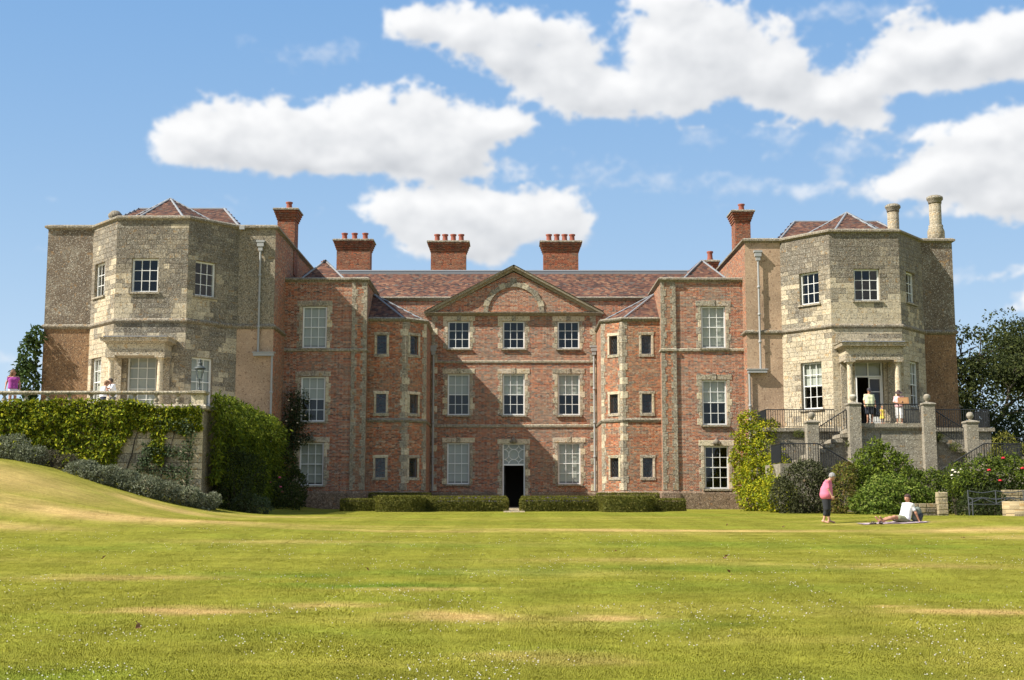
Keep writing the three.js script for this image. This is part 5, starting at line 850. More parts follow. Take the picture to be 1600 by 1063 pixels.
bush('dark_shrub', 'rounded dark glossy green shrub between the golden climber and the lower stair', 'shrub', [[12.9, 0.9, 16.6, 1.05, 1.2, 0.9], [12.2, 0.6, 16.5, 0.7, 0.8, 0.8], [13.7, 0.8, 16.8, 0.8, 1.0, 0.8], [13.2, 1.6, 16.4, 0.7, 0.6, 0.7]], 6500, 703, { len: 0.12, wide: 0.5, colours: [[0.05, 0.056, 0.02], [0.07, 0.075, 0.03], [0.12, 0.125, 0.06], [0.035, 0.04, 0.014]] }, { rough: 0.35 });
bush('olive_shrub', 'loose olive green shrub with rusty tips beside the dark shrub', 'shrub', [[14.35, 0.9, 17.6, 0.55, 1.0, 0.6], [14.6, 1.5, 17.2, 0.5, 0.6, 0.5], [14.2, 0.4, 18.0, 0.5, 0.5, 0.5]], 2600, 705, { len: 0.13, wide: 0.4, out: 0.8, colours: [[0.15, 0.14, 0.03], [0.10, 0.115, 0.02], [0.21, 0.14, 0.045], [0.18, 0.18, 0.03]] });
bush('tall_shrub', 'tall airy light green shrub in front of the stair platform wall', 'shrub', [[16.2, 1.2, 16.4, 0.95, 0.9, 0.8], [15.9, 2.0, 16.2, 0.55, 0.75, 0.5], [16.7, 2.05, 16.3, 0.5, 0.8, 0.5], [16.3, 2.6, 16.2, 0.28, 0.5, 0.3], [17.1, 1.6, 16.3, 0.5, 0.8, 0.5], [15.3, 1.5, 16.5, 0.5, 0.6, 0.5], [17.4, 1.95, 16.3, 0.3, 0.5, 0.3]], 5200, 707, { len: 0.17, wide: 0.4, out: 0.9, droop: 0.1, colours: [[0.14, 0.19, 0.02], [0.19, 0.23, 0.028], [0.09, 0.13, 0.018]] }, { rough: 0.6, stems: 20 });
bush('green_shrub', 'round leafy green shrub before the stair pier', 'shrub', [[18.2, 0.8, 17.6, 1.1, 0.95, 0.9], [17.5, 1.05, 17.2, 0.8, 0.75, 0.7], [18.8, 0.6, 18.0, 0.8, 0.75, 0.7]], 5000, 709, { len: 0.14, wide: 0.5, colours: G.mid }, { rough: 0.35 });
bush('ground_ivy', 'low mound of glossy green ivy behind the seated woman', 'ivy', [[15.6, 0.35, 19.6, 1.15, 0.75, 0.9], [16.6, 0.4, 19.4, 1.0, 0.85, 0.8], [14.8, 0.25, 20.2, 0.8, 0.5, 0.6], [17.3, 0.3, 19.4, 0.7, 0.6, 0.6], [16.0, 0.95, 18.6, 1.0, 0.55, 0.7], [15.0, 0.0, 20.9, 0.7, 0.4, 0.5]], 9000, 711, { len: 0.11, wide: 0.75, out: 0.3, face: 1.2, colours: [[0.10, 0.15, 0.018], [0.14, 0.19, 0.022], [0.07, 0.11, 0.014], [0.20, 0.235, 0.045]] }, { rough: 0.3 });
{
  const t = bush('rose_bush', 'wide green bush with a few red roses over the iron bench', 'rose bush', [[19.4, 1.35, 21.0, 1.0, 0.85, 0.8], [20.4, 1.3, 21.0, 0.95, 0.9, 0.8], [18.6, 1.0, 21.4, 0.7, 0.6, 0.6], [21.2, 1.2, 21.2, 0.7, 0.8, 0.7], [20.0, 0.7, 20.8, 1.2, 0.6, 0.6]], 7000, 715, { len: 0.13, wide: 0.55, colours: G.mid }, { rough: 0.35, stems: 14 });
  flowers(t, 'rose', [[19.95, 2.12, 21.6], [19.25, 1.62, 21.85], [19.65, 1.2, 21.95], [20.6, 1.7, 21.9], [21.2, 1.95, 21.7]], 0.085, [0.5, 0.01, 0.025]);
  const w = bush('rose_bush', 'small bush of white roses against the sloping stair rail', 'rose bush', [[18.5, 1.55, 20.2, 0.45, 0.45, 0.4], [18.4, 1.1, 20.4, 0.4, 0.5, 0.4]], 900, 717, { len: 0.11, wide: 0.5, colours: G.mid });
  const r = rng(719); flowers(w, 'rose', Array.from({ length: 12 }, () => [18.5 + (r() - 0.5) * 0.7, 1.5 + (r() - 0.5) * 0.6, 20.55 + r() * 0.1]), 0.07, [0.72, 0.66, 0.52]);
  bush('dark_shrub', 'blackish green shrub in shade under the red rose bush beside the stone pier', 'shrub', [[18.9, 0.3, 22.0, 0.8, 0.7, 0.6], [19.5, 0.5, 21.6, 0.8, 0.7, 0.6], [18.6, 0.7, 21.4, 0.5, 0.5, 0.5], [18.2, 0.2, 24.8, 0.7, 0.6, 0.5], [20.6, 0.3, 24.6, 1.0, 0.8, 0.6], [17.5, 0.1, 24.6, 0.6, 0.5, 0.5]], 5600, 721, { len: 0.11, wide: 0.5, colours: G.dark });
  bush('golden_shrub', 'feathery yellow shrub beyond the far stair railing', 'shrub', [[24.0, 3.0, 11.2, 0.6, 0.7, 0.5], [24.5, 2.4, 11.3, 0.7, 0.8, 0.5], [23.5, 2.5, 11.4, 0.35, 0.4, 0.4]], 1500, 723, { len: 0.16, wide: 0.3, out: 1, droop: 0.4, colours: [[0.2, 0.19, 0.03], [0.26, 0.24, 0.05], [0.13, 0.15, 0.025]] }, { base: [24.2, 1.2, 11.2], floor: () => 0.4 });
  [[14.3, 3.75, 9.6, 'tuft of wild flowers growing from the upper terrace wall beside the small pier'], [16.0, 3.1, 13.1, 'tuft of weeds growing on the steps below the tall pier'], [20.1, 3.45, 13.15, 'tuft of weeds growing at the head of the further flight'], [20.9, 2.95, 13.15, 'yellowish weeds growing half way down the further flight'], [21.4, 2.5, 13.2, 'weeds growing at the foot of the further upper flight']].forEach(([x, y, z, l], i) => bush('weed_tuft', l, 'weeds', [[x, y, z, 0.24, 0.18, 0.14], [x + 0.15, y - 0.05, z, 0.18, 0.15, 0.12]], 240, 731 + i, { len: 0.09, wide: 0.35, colours: [[0.12, 0.14, 0.03], [0.16, 0.16, 0.04], [0.07, 0.1, 0.02]] }, { base: [x, y + 0.05, z], floor: () => -9, stems: 4, rad: 0.006, group: 'weeds on the stair' }));
}
// ---- trees
function tree(label, [x, z], H, R, seed, o = {}) {
  const r = rng(seed), y0 = groundAt(x, z), t = thing('tree', label, 'tree', [0, 0, 0], 0, o.group), wood = [], tips = [];
  const grow = (p, d, len, rad, lvl) => {
    const q = p.clone().addScaledVector(d, len), m = p.clone().lerp(q, 0.5).add(unit(r).multiplyScalar(len * 0.06)); wood.push(taper(p, m, rad, rad * 0.85, lvl > 2 ? 4 : 7), taper(m, q, rad * 0.85, rad * 0.68, lvl > 2 ? 4 : 7));
    if (lvl >= 2) tips.push([q, R * (lvl === 2 ? 0.24 : 0.2)]);
    if (lvl >= 4 || rad < 0.015) return;
    for (let k = 0, n = lvl === 0 ? 5 : 3; k < n; k++) { const e = d.clone().multiplyScalar(lvl === 0 ? 0.55 : 0.75).add(unit(r).multiplyScalar(0.75)).add(V(0, 0.12, 0)).normalize(); grow(q.clone().addScaledVector(d, -len * 0.25 * r()), e, len * (lvl === 0 ? 0.62 : 0.68) * (0.8 + 0.4 * r()), rad * 0.6, lvl + 1); }
  };
  const trunkTop = H * (o.trunk ?? 0.3);
  grow(V(x, y0 - 0.3, z), V(0, 1, 0), trunkTop + 0.3, H * 0.022, 0);
  part('trunk', wood, BARK, t);
  const sp = [], n = o.n ?? 16000, cy = y0 + H * 0.62, seedN = r() * 40; let guard = 0;
  while (sp.length < n && guard++ < n * 20) {
    const [q, s] = tips[Math.floor(r() * tips.length)], d = unit(r), p = q.clone().addScaledVector(d, s * Math.cbrt(r())); p.y = lerp(p.y, cy, 0.05);
    if (perlin.noise(p.x * 0.55 + seedN, p.y * 0.7, p.z * 0.55) < (o.gap ?? -0.12)) continue;
    if (o.low && p.y < y0 + o.low) continue;
    sp.push([p, d]);
  }
  const gy = y0; void gy;
  stuff(part('crown', leaves(sp, r, { len: o.leaf ?? 0.26, wide: 0.55, droop: 0.25, colours: o.colours || G.tree }), LEAF, t));
  return t;
}
tree('broad dark green tree with bare forking limbs close behind the tower', [32.0, -18], 15.2, 6.2, 801, { n: 20000, trunk: 0.36, gap: -0.16, low: 5, group: 'trees behind the house' });
tree('tall loose dark green tree standing beyond the forking tree', [42.8, -26], 22.5, 9.5, 805, { n: 42000, trunk: 0.26, gap: -0.2, group: 'trees behind the house' });
tree('tall dense tree at the edge of the wood beyond the stair', [39.5, -12], 11, 6.5, 809, { n: 17000, trunk: 0.2 });
[[28.5, -6, 6.5, 811], [32, -4, 7.0, 813], [27.3, 1.5, 4.6, 815], [30, 3, 5.4, 817], [35.5, -9, 8.5, 823], [39, -6, 8, 825]].forEach(([x, z, h, s]) => { const y = groundAt(x, z); bush('yew_bush', 'big blackish green yew bush in the dark gap beyond the stair', 'bush', [[x, y + h * 0.45, z, h * 0.36, h * 0.5, h * 0.34], [x + h * 0.2, y + h * 0.3, z + 0.5, h * 0.3, h * 0.35, h * 0.3], [x - h * 0.2, y + h * 0.35, z + 0.3, h * 0.28, h * 0.4, h * 0.28]], 6000, s, { len: 0.26, wide: 0.4, colours: G.dark }, { group: 'yew bushes', stems: 6, rad: 0.06 }); });
tree('distant green tree peeping over the balustrade', [-46, -30], 12.5, 6, 821, { n: 9000, trunk: 0.25 });
// ---------------------------------------------------------------- people: a continuous body from a distance field, clothes over it
function surfaceNet(f, lo, hi, h) {
  const nx = Math.ceil((hi[0] - lo[0]) / h) + 1, ny = Math.ceil((hi[1] - lo[1]) / h) + 1, nz = Math.ceil((hi[2] - lo[2]) / h) + 1, val = new Float32Array(nx * ny * nz), id = new Int32Array(nx * ny * nz).fill(-1), at = (i, j, k) => (k * ny + j) * nx + i;
  for (let k = 0; k < nz; k++) for (let j = 0; j < ny; j++) for (let i = 0; i < nx; i++) val[at(i, j, k)] = f(lo[0] + i * h, lo[1] + j * h, lo[2] + k * h);
  const pos = [], nor = [], idx = [], E = [[0, 1], [2, 3], [4, 5], [6, 7], [0, 2], [1, 3], [4, 6], [5, 7], [0, 4], [1, 5], [2, 6], [3, 7]], e = h * 0.5;
  for (let k = 0; k < nz - 1; k++) for (let j = 0; j < ny - 1; j++) for (let i = 0; i < nx - 1; i++) {
    const v = []; let neg = 0; for (let c = 0; c < 8; c++) { v[c] = val[at(i + (c & 1), j + ((c >> 1) & 1), k + (c >> 2))]; if (v[c] < 0) neg++; }
    if (!neg || neg === 8) continue;
    let x = 0, y = 0, z = 0, n = 0; for (const [a, b] of E) if ((v[a] < 0) !== (v[b] < 0)) { const t = v[a] / (v[a] - v[b]); x += (a & 1) + t * ((b & 1) - (a & 1)); y += ((a >> 1) & 1) + t * (((b >> 1) & 1) - ((a >> 1) & 1)); z += (a >> 2) + t * ((b >> 2) - (a >> 2)); n++; }
    const p = [lo[0] + (i + x / n) * h, lo[1] + (j + y / n) * h, lo[2] + (k + z / n) * h]; id[at(i, j, k)] = pos.length / 3; pos.push(...p);
    const g = V(f(p[0] + e, p[1], p[2]) - f(p[0] - e, p[1], p[2]), f(p[0], p[1] + e, p[2]) - f(p[0], p[1] - e, p[2]), f(p[0], p[1], p[2] + e) - f(p[0], p[1], p[2] - e)).normalize(); nor.push(g.x, g.y, g.z);
  }
  const quad = (a, b, c, d, flip) => { if (a < 0 || b < 0 || c < 0 || d < 0) return; if (flip) idx.push(a, c, b, a, d, c); else idx.push(a, b, c, a, c, d); };
  for (let k = 1; k < nz - 1; k++) for (let j = 1; j < ny - 1; j++) for (let i = 1; i < nx - 1; i++) {
    const s = val[at(i, j, k)] < 0;
    if (s !== val[at(i + 1, j, k)] < 0) quad(id[at(i, j - 1, k - 1)], id[at(i, j, k - 1)], id[at(i, j, k)], id[at(i, j - 1, k)], !s);
    if (s !== val[at(i, j + 1, k)] < 0) quad(id[at(i - 1, j, k - 1)], id[at(i - 1, j, k)], id[at(i, j, k)], id[at(i, j, k - 1)], !s);
    if (s !== val[at(i, j, k + 1)] < 0) quad(id[at(i - 1, j - 1, k)], id[at(i, j - 1, k)], id[at(i, j, k)], id[at(i - 1, j, k)], !s);
  }
  const g = new THREE.BufferGeometry(); g.setAttribute('position', new THREE.Float32BufferAttribute(pos, 3)); g.setAttribute('normal', new THREE.Float32BufferAttribute(nor, 3)); g.setIndex(idx); return plain(g);
}
const cone = (a, b, r0, r1) => { const bx = b[0] - a[0], by = b[1] - a[1], bz = b[2] - a[2], bb = bx * bx + by * by + bz * bz || 1e-9; return (x, y, z) => { const px = x - a[0], py = y - a[1], pz = z - a[2], t = Math.min(1, Math.max(0, (px * bx + py * by + pz * bz) / bb)); return Math.hypot(px - bx * t, py - by * t, pz - bz * t) - (r0 + (r1 - r0) * t); }; };
const blob = (c, r) => (x, y, z) => { const m = Math.min(...r); return (Math.hypot((x - c[0]) / r[0], (y - c[1]) / r[1], (z - c[2]) / r[2]) - 1) * m; };
const soft = (list, k) => (x, y, z) => { let d = 1e3; for (const f of list) { const e = f(x, y, z), h = Math.max(k - Math.abs(d - e), 0) / k; d = Math.min(d, e) - h * h * k * 0.25; } return d; };
const bounds = (pts, pad) => [[0, 1, 2].map((i) => Math.min(...pts.map((p) => p[i])) - pad), [0, 1, 2].map((i) => Math.max(...pts.map((p) => p[i])) + pad)];
const add = (a, b, k = 1) => [a[0] + b[0] * k, a[1] + b[1] * k, a[2] + b[2] * k], sub = (a, b) => [a[0] - b[0], a[1] - b[1], a[2] - b[2]], mid = (a, b, t = 0.5) => [lerp(a[0], b[0], t), lerp(a[1], b[1], t), lerp(a[2], b[2], t)], norm = (a) => { const l = Math.hypot(...a) || 1; return a.map((v) => v / l); }, crossA = (a, b) => [a[1] * b[2] - a[2] * b[1], a[2] * b[0] - a[0] * b[2], a[0] * b[1] - a[1] * b[0]];
function hand(wr, dir, palm, side, curl) {                     // palm and five bent fingers
  const f = norm(dir), n = norm(sub(palm, f.map((v) => v * (palm[0] * f[0] + palm[1] * f[1] + palm[2] * f[2])))), s = crossA(f, n), list = [], P = (a, b, c) => add(add(add(wr, f, a), s, b * side), n, c), pts = [wr];
  list.push(cone(P(0.0, 0, 0), P(0.045, 0, 0), 0.024, 0.026), cone(P(0.04, -0.02, 0), P(0.08, -0.026, 0.002), 0.016, 0.012), cone(P(0.04, 0.0, 0), P(0.085, -0.004, 0.002), 0.016, 0.012), cone(P(0.04, 0.02, 0), P(0.08, 0.02, 0.002), 0.016, 0.012));
  [[-0.03, 0.078, 0.062], [-0.011, 0.085, 0.074], [0.009, 0.084, 0.07], [0.027, 0.076, 0.054]].forEach(([b, a, L]) => { const c = curl, k1 = P(a, b, 0.002), k2 = P(a + L * 0.5 * Math.cos(c), b * 1.08, L * 0.5 * Math.sin(c)), k3 = P(a + L * 0.5 * Math.cos(c) + L * 0.5 * Math.cos(c * 2.1), b * 1.1, L * 0.5 * (Math.sin(c) + Math.sin(c * 2.1))); list.push(cone(k1, k2, 0.0095, 0.0085), cone(k2, k3, 0.0085, 0.007)); pts.push(k3); });
  const t0 = P(0.02, -0.024, 0.004), t1 = P(0.05, -0.05, 0.012), t2 = P(0.078, -0.056, 0.02); list.push(cone(t0, t1, 0.013, 0.011), cone(t1, t2, 0.011, 0.008)); pts.push(t1, t2, P(0.1, 0.03, 0), P(0.1, -0.04, 0));
  const [lo, hi] = bounds(pts, 0.035); return surfaceNet(soft(list, 0.008), lo, hi, 0.0042);
}
const SKIN = std({ color: lin(0.46, 0.26, 0.17), roughness: 0.6 }), SKINTAN = std({ color: lin(0.40, 0.20, 0.12), roughness: 0.6 }), EYE = std({ color: lin(0.03, 0.025, 0.02), roughness: 0.3 }), LIP = std({ color: lin(0.33, 0.10, 0.09), roughness: 0.6 });
const cloth = (r, g, b) => std({ color: lin(r, g, b), roughness: 0.95 });
function person(label, pos, turn, J, o) {
  const t = thing('person', label, 'person', pos, turn), skin = o.tan ? SKINTAN : SKIN, S = o.scale || 1; t.scale.setScalar(S);
  const fat = o.fat || 1, hd = J.head, fw = norm(J.look || [0, 0, 1]), upv = norm(J.crown || [0, 1, 0]), rt = crossA(upv, fw), H = (a, b, c) => add(add(add(hd, rt, a), upv, b), fw, c);
  const ax = norm(sub(J.shL, J.shR)), w = 0.062 * fat;
  const torso = (e = 0) => [cone(add(J.pelvis, ax, w), add(J.waist, ax, w * 0.85), 0.115 * fat + e, 0.1 * fat + e), cone(add(J.pelvis, ax, -w), add(J.waist, ax, -w * 0.85), 0.115 * fat + e, 0.1 * fat + e), cone(add(J.waist, ax, w * 0.85), add(J.chest, ax, w * 1.1), 0.1 * fat + e, 0.105 + e), cone(add(J.waist, ax, -w * 0.85), add(J.chest, ax, -w * 1.1), 0.1 * fat + e, 0.105 + e), cone(J.shL, J.shR, 0.056 + e, 0.056 + e), cone(J.chest, mid(J.shL, J.shR), 0.1 + e, 0.07 + e)];
  const headF = [blob(H(0, 0.012, -0.01), [0.076, 0.105, 0.094]), cone(H(0, -0.03, 0.035), H(0, -0.085, 0.045), 0.055, 0.03), cone(H(0, 0.005, 0.085), H(0, -0.028, 0.104), 0.011, 0.015), cone(H(0.079, 0.01, -0.01), H(0.079, -0.02, -0.012), 0.013, 0.01), cone(H(-0.079, 0.01, -0.01), H(-0.079, -0.02, -0.012), 0.013, 0.01)];
  const limbs = [], thighs = (e, k) => ['L', 'R'].map((s) => cone(J['hip' + s], mid(J['hip' + s], J['kn' + s], k), 0.084 * fat + e, lerp(0.084, 0.056, k) * fat + e * 1.1)), calves = (e, k) => ['L', 'R'].map((s) => cone(J['kn' + s], mid(J['kn' + s], J['an' + s], k), 0.056 + e, lerp(0.056, 0.034, k) + e * 1.2));
  for (const s of ['L', 'R']) { limbs.push(cone(J['sh' + s], J['el' + s], 0.047, 0.038), cone(J['el' + s], J['wr' + s], 0.038, 0.026), cone(J['hip' + s], J['kn' + s], 0.08 * fat, 0.055), cone(J['kn' + s], mid(J['kn' + s], J['an' + s], 0.35), 0.053, 0.055), cone(mid(J['kn' + s], J['an' + s], 0.35), J['an' + s], 0.055, 0.034), cone(J['an' + s], J['toe' + s], 0.036, 0.03), cone(J['an' + s], add(J['an' + s], norm(sub(J['an' + s], J['toe' + s])), 0.04), 0.034, 0.03)); }
  const all = Object.entries(J).filter(([k]) => !['look', 'crown', 'palmL', 'palmR'].includes(k)).map(([, v]) => v), [lo, hi] = bounds(all, 0.17), cell = o.cell || 0.018;
  const bodyG = surfaceNet(soft([...torso(), ...limbs, cone(J.neck, H(0, -0.05, -0.01), 0.05, 0.046), cone(mid(J.shL, J.shR), J.neck, 0.07, 0.052)], 0.03), lo, hi, cell);
  const hb = bounds([hd, J.neck], 0.15), headG = surfaceNet(soft([...headF, cone(J.neck, H(0, -0.05, -0.01), 0.048, 0.046)], 0.02), hb[0], hb[1], 0.008);
  const gs = [bodyG, headG]; for (const s of ['L', 'R']) gs.push(hand(J['wr' + s], sub(J['wr' + s], J['el' + s]), J['palm' + s] || [s === 'L' ? -1 : 1, 0, 0.2], s === 'L' ? 1 : -1, o['curl' + s] ?? 0.45));
  part('body', gs, skin, t);
  part('eyes', [-1, 1].map((s) => { const g = new THREE.SphereGeometry(0.011, 8, 6), p = H(s * 0.031, 0.012, 0.079); g.translate(...p); return plain(g); }), EYE, t);
  const mo = new THREE.SphereGeometry(0.02, 8, 6); mo.scale(1, 0.35, 0.5); mo.applyMatrix4(new THREE.Matrix4().makeBasis(V(...rt), V(...upv), V(...fw))); mo.translate(...H(0, -0.058, 0.083)); part('mouth', plain(mo), LIP, t);
  if (o.glasses) part('sunglasses', [-1, 1].map((s) => plain(new THREE.SphereGeometry(0.024, 8, 6).scale(1, 0.8, 0.4).translate(...H(s * 0.033, 0.012, 0.092)))), EYE, t);
  const net = (name, list, k, cut, mat, c2 = 0.014) => { const f = soft(list, k), g = surfaceNet(cut ? (x, y, z) => Math.max(f(x, y, z), cut(x, y, z)) : f, lo, hi, c2); if (g.attributes.position.count) part(name, g, mat, t); };
  const down = norm(sub(J.pelvis, J.chest)), along = (p) => (x, y, z) => (x - p[0]) * down[0] + (y - p[1]) * down[1] + (z - p[2]) * down[2];   // > 0 below p
  if (o.top) { const sl = o.top.sleeve; net('top', [...torso(0.032), ...(sl ? ['L', 'R'].flatMap((s) => [cone(J['sh' + s], mid(J['sh' + s], J['el' + s], Math.min(1, sl)), 0.066, 0.06)]) : [])], 0.03, (x, y, z) => Math.max(along(add(J.pelvis, down, o.top.hem ?? 0.06))(x, y, z), -along(add(mid(J.shL, J.shR), down, o.top.neck ?? -0.035))(x, y, z)), o.top.mat); }
  if (o.legs) net(o.legs.name || 'shorts', [cone(add(J.pelvis, ax, w), add(J.waist, ax, w * 0.7), 0.126 * fat, 0.108 * fat), cone(add(J.pelvis, ax, -w), add(J.waist, ax, -w * 0.7), 0.126 * fat, 0.108 * fat), ...thighs(0.026, Math.min(1, o.legs.len)), ...(o.legs.len > 1 ? calves(0.024, o.legs.len - 1) : [])], 0.025, (x, y, z) => -along(mid(J.pelvis, J.waist, 0.5))(x, y, z), o.legs.mat);
  if (o.skirt) { const d = [0, -1, 0]; net('dress_skirt', [cone(J.waist, add(J.pelvis, d, o.skirt.len), 0.13 * fat, o.skirt.wide)], 0.02, (x, y) => (J.pelvis[1] - o.skirt.len) - y, o.skirt.mat); }
  if (o.hair) { const hf = soft([blob(H(0, 0.03, -0.018), [0.094, 0.108, 0.108]), ...(o.hair.long ? [cone(H(0, 0, -0.06), H(0, -o.hair.long, -0.075), 0.085, 0.06)] : [])], 0.03), [a, b] = bounds([hd, H(0, -(o.hair.long || 0), -0.08)], 0.16); part('hair', surfaceNet((x, y, z) => { const q = sub([x, y, z], hd), fz = q[0] * fw[0] + q[1] * fw[1] + q[2] * fw[2], uy = q[0] * upv[0] + q[1] * upv[1] + q[2] * upv[2]; const curl = 0.012 * perlin.noise(x * 40, y * 40, z * 40); return Math.max(hf(x, y, z) + curl, Math.min(fz - 0.012, 0.052 - uy)); }, a, b, 0.010), o.hair.mat, t); }
  if (o.shoes) part('shoes', ['L', 'R'].map((s) => { const A = add(J['an' + s], norm(sub(J['an' + s], J['toe' + s])), 0.05), [a, b] = bounds([A, J['toe' + s]], 0.08); return surfaceNet(cone(add(A, [0, -0.012, 0]), add(J['toe' + s], [0, -0.004, 0]), 0.044, 0.04), a, b, 0.012); }), o.shoes, t);
  if (o.hat) { const m = new THREE.Matrix4().makeBasis(V(...rt), V(...upv), V(...fw)); const g = o.hat.cap ? [plain(new THREE.SphereGeometry(0.103, 14, 8, 0, Math.PI * 2, 0, Math.PI / 2).scale(0.95, 0.95, 1.1)), plain(new THREE.CylinderGeometry(0.085, 0.085, 0.008, 14, 1, false, -1.3, 2.6).translate(0, 0.004, 0.06))] : [lathe([[0.001, 0.1], [0.075, 0.095], [0.092, 0.03], [0.1, 0.005], [0.19, -0.02], [0.19, -0.028], [0.09, -0.005], [0.001, 0.0]], 18)]; part('hat', g.map((q) => { const c = q.clone(); c.applyMatrix4(m); c.translate(...H(0, 0.045, -0.01)); return c; }), o.hat.mat, t); }
  return t;
}
const stand = (o = {}) => ({ pelvis: [0, 0.93, 0], waist: [0, 1.07, 0], chest: [0, 1.26, 0.0], neck: [0, 1.44, -0.01], head: [0, 1.57, 0.02], shL: [0.165, 1.38, -0.01], shR: [-0.165, 1.38, -0.01], elL: [0.225, 1.11, -0.02], elR: [-0.225, 1.11, -0.02], wrL: [0.235, 0.87, 0.04], wrR: [-0.235, 0.87, 0.04], hipL: [0.085, 0.88, 0], hipR: [-0.085, 0.88, 0], knL: [0.1, 0.48, 0.015], knR: [-0.1, 0.48, 0.015], anL: [0.11, 0.075, -0.02], anR: [-0.11, 0.075, -0.02], toeL: [0.13, 0.035, 0.14], toeR: [-0.13, 0.035, 0.14], ...o });
const hairOf = (r, g, b) => std({ color: lin(r, g, b), roughness: 0.7 });
// woman in pink, stooping over the lawn
person('person in pink short sleeved top and black cropped trousers standing on the lawn, head bowed', [9.9, groundAt(9.9, 33), 33], 1.2, stand({ waist: [0, 1.07, 0.01], chest: [0, 1.25, 0.05], neck: [0, 1.40, 0.12], head: [0, 1.5, 0.2], look: [0.1, -0.75, 0.8], crown: [0, 0.8, 0.6], shL: [0.17, 1.36, 0.08], shR: [-0.17, 1.36, 0.08], elL: [0.215, 1.10, 0.07], elR: [-0.215, 1.10, 0.1], wrL: [0.2, 0.87, 0.12], wrR: [-0.19, 0.88, 0.2], knL: [0.1, 0.47, 0.0], anL: [0.12, 0.075, 0.06], toeL: [0.13, 0.035, 0.22], anR: [-0.1, 0.075, -0.1], toeR: [-0.12, 0.035, 0.05] }), { fat: 1.45, top: { mat: cloth(0.62, 0.16, 0.24), sleeve: 0.8, hem: 0.17 }, legs: { name: 'trousers', len: 1.45, mat: cloth(0.02, 0.021, 0.025) }, hair: { mat: hairOf(0.24, 0.23, 0.22) }, scale: 0.98 });
// woman sitting on the blanket, leaning back on her arms
person('person in white top and khaki shorts sitting on a blanket, leaning back on straight arms', [12.06, groundAt(11.8, 34) - 0.015, 34], -1.2, { pelvis: [0, 0.15, 0], waist: [0, 0.29, -0.05], chest: [0, 0.47, -0.11], neck: [0, 0.64, -0.15], head: [0, 0.77, -0.13], look: [0.25, -0.15, 1], crown: [0, 1, 0.1], shL: [0.16, 0.58, -0.15], shR: [-0.16, 0.58, -0.15], elL: [0.22, 0.32, -0.26], elR: [-0.22, 0.32, -0.26], wrL: [0.23, 0.09, -0.36], wrR: [-0.23, 0.09, -0.36], palmL: [0, -1, 0.2], palmR: [0, -1, 0.2], hipL: [0.085, 0.13, 0.06], hipR: [-0.085, 0.13, 0.06], knL: [0.1, 0.2, 0.46], knR: [-0.12, 0.17, 0.46], anL: [0.07, 0.09, 0.86], anR: [-0.1, 0.08, 0.87], toeL: [0.08, 0.2, 0.98], toeR: [-0.13, 0.2, 0.98] }, { tan: true, top: { mat: cloth(0.75, 0.75, 0.76), sleeve: 0.6, hem: 0.03 }, legs: { len: 0.55, mat: cloth(0.22, 0.22, 0.13) }, hair: { mat: hairOf(0.05, 0.02, 0.015) }, curlL: 0.1, curlR: 0.1 });
// on the stair platform
person('person in pale yellow green shirt, dark shorts and cap standing at the iron railing', [17.15, FLOOR, 12.35], 0.1, stand({ head: [0, 1.57, 0.03], look: [0, -0.45, 1], crown: [0, 1, 0.3], elL: [0.25, 1.12, 0], elR: [-0.25, 1.12, 0], wrL: [0.26, 0.9, 0.12], wrR: [-0.27, 0.9, 0.1] }), { fat: 1.3, tan: true, top: { mat: cloth(0.58, 0.60, 0.36), sleeve: 0.85, hem: 0.1 }, legs: { len: 0.85, mat: cloth(0.025, 0.03, 0.045) }, hair: { mat: hairOf(0.04, 0.03, 0.025) }, hat: { cap: true, mat: cloth(0.05, 0.045, 0.05) }, glasses: true, shoes: cloth(0.3, 0.2, 0.13), scale: 1.02 });
person('person in pink patterned blouse and dark hat holding a brown board on the platform', [18.6, FLOOR, 12.3], -0.35, stand({ head: [0, 1.56, 0.05], look: [0.5, -0.5, 1], crown: [0, 1, 0.3], elL: [0.25, 1.12, 0.03], elR: [-0.24, 1.12, 0.03], wrL: [0.2, 1.1, 0.25], wrR: [-0.08, 1.06, 0.27], palmL: [-1, 0.2, 0], palmR: [1, 0.2, 0] }), { tan: true, top: { mat: cloth(0.72, 0.42, 0.43), sleeve: 0.9, hem: 0.08 }, legs: { name: 'trousers', len: 1.35, mat: cloth(0.68, 0.66, 0.64) }, hair: { mat: hairOf(0.1, 0.05, 0.03), long: 0.1 }, hat: { mat: cloth(0.05, 0.03, 0.03) }, curlL: 0.9, curlR: 0.9, shoes: cloth(0.3, 0.2, 0.15), scale: 0.96 });
{ const b = thing('map_board', 'brown board held up by the person in the dark hat', 'board', [18.72, FLOOR + 1.12, 12.6], -0.1); const g = box(0.5, 0.34, 0.02, 0, 0, 0); g.rotateX(-0.35); part('board_sheet', g, cloth(0.28, 0.13, 0.05), b); const p = box(0.4, 0.26, 0.003, 0, 0, 0.014); p.rotateX(-0.35); part('board_paper', p, cloth(0.33, 0.17, 0.07), b); }
person('small child in yellow dress standing between two grown people behind the railing', [17.72, FLOOR, 12.5], 0.1, stand({ head: [0, 1.62, 0.02], neck: [0, 1.45, 0], shL: [0.14, 1.36, 0], shR: [-0.14, 1.36, 0], elL: [0.2, 1.1, 0.03], elR: [-0.2, 1.1, 0.03], wrL: [0.2, 0.95, 0.12], wrR: [-0.2, 0.95, 0.12] }), { top: { mat: cloth(0.68, 0.5, 0.08), sleeve: 0.3, hem: 0.1 }, skirt: { len: 0.42, wide: 0.27, mat: cloth(0.68, 0.5, 0.08) }, hair: { mat: hairOf(0.45, 0.2, 0.06), long: 0.12 }, shoes: cloth(0.5, 0.1, 0.06), scale: 0.5 });
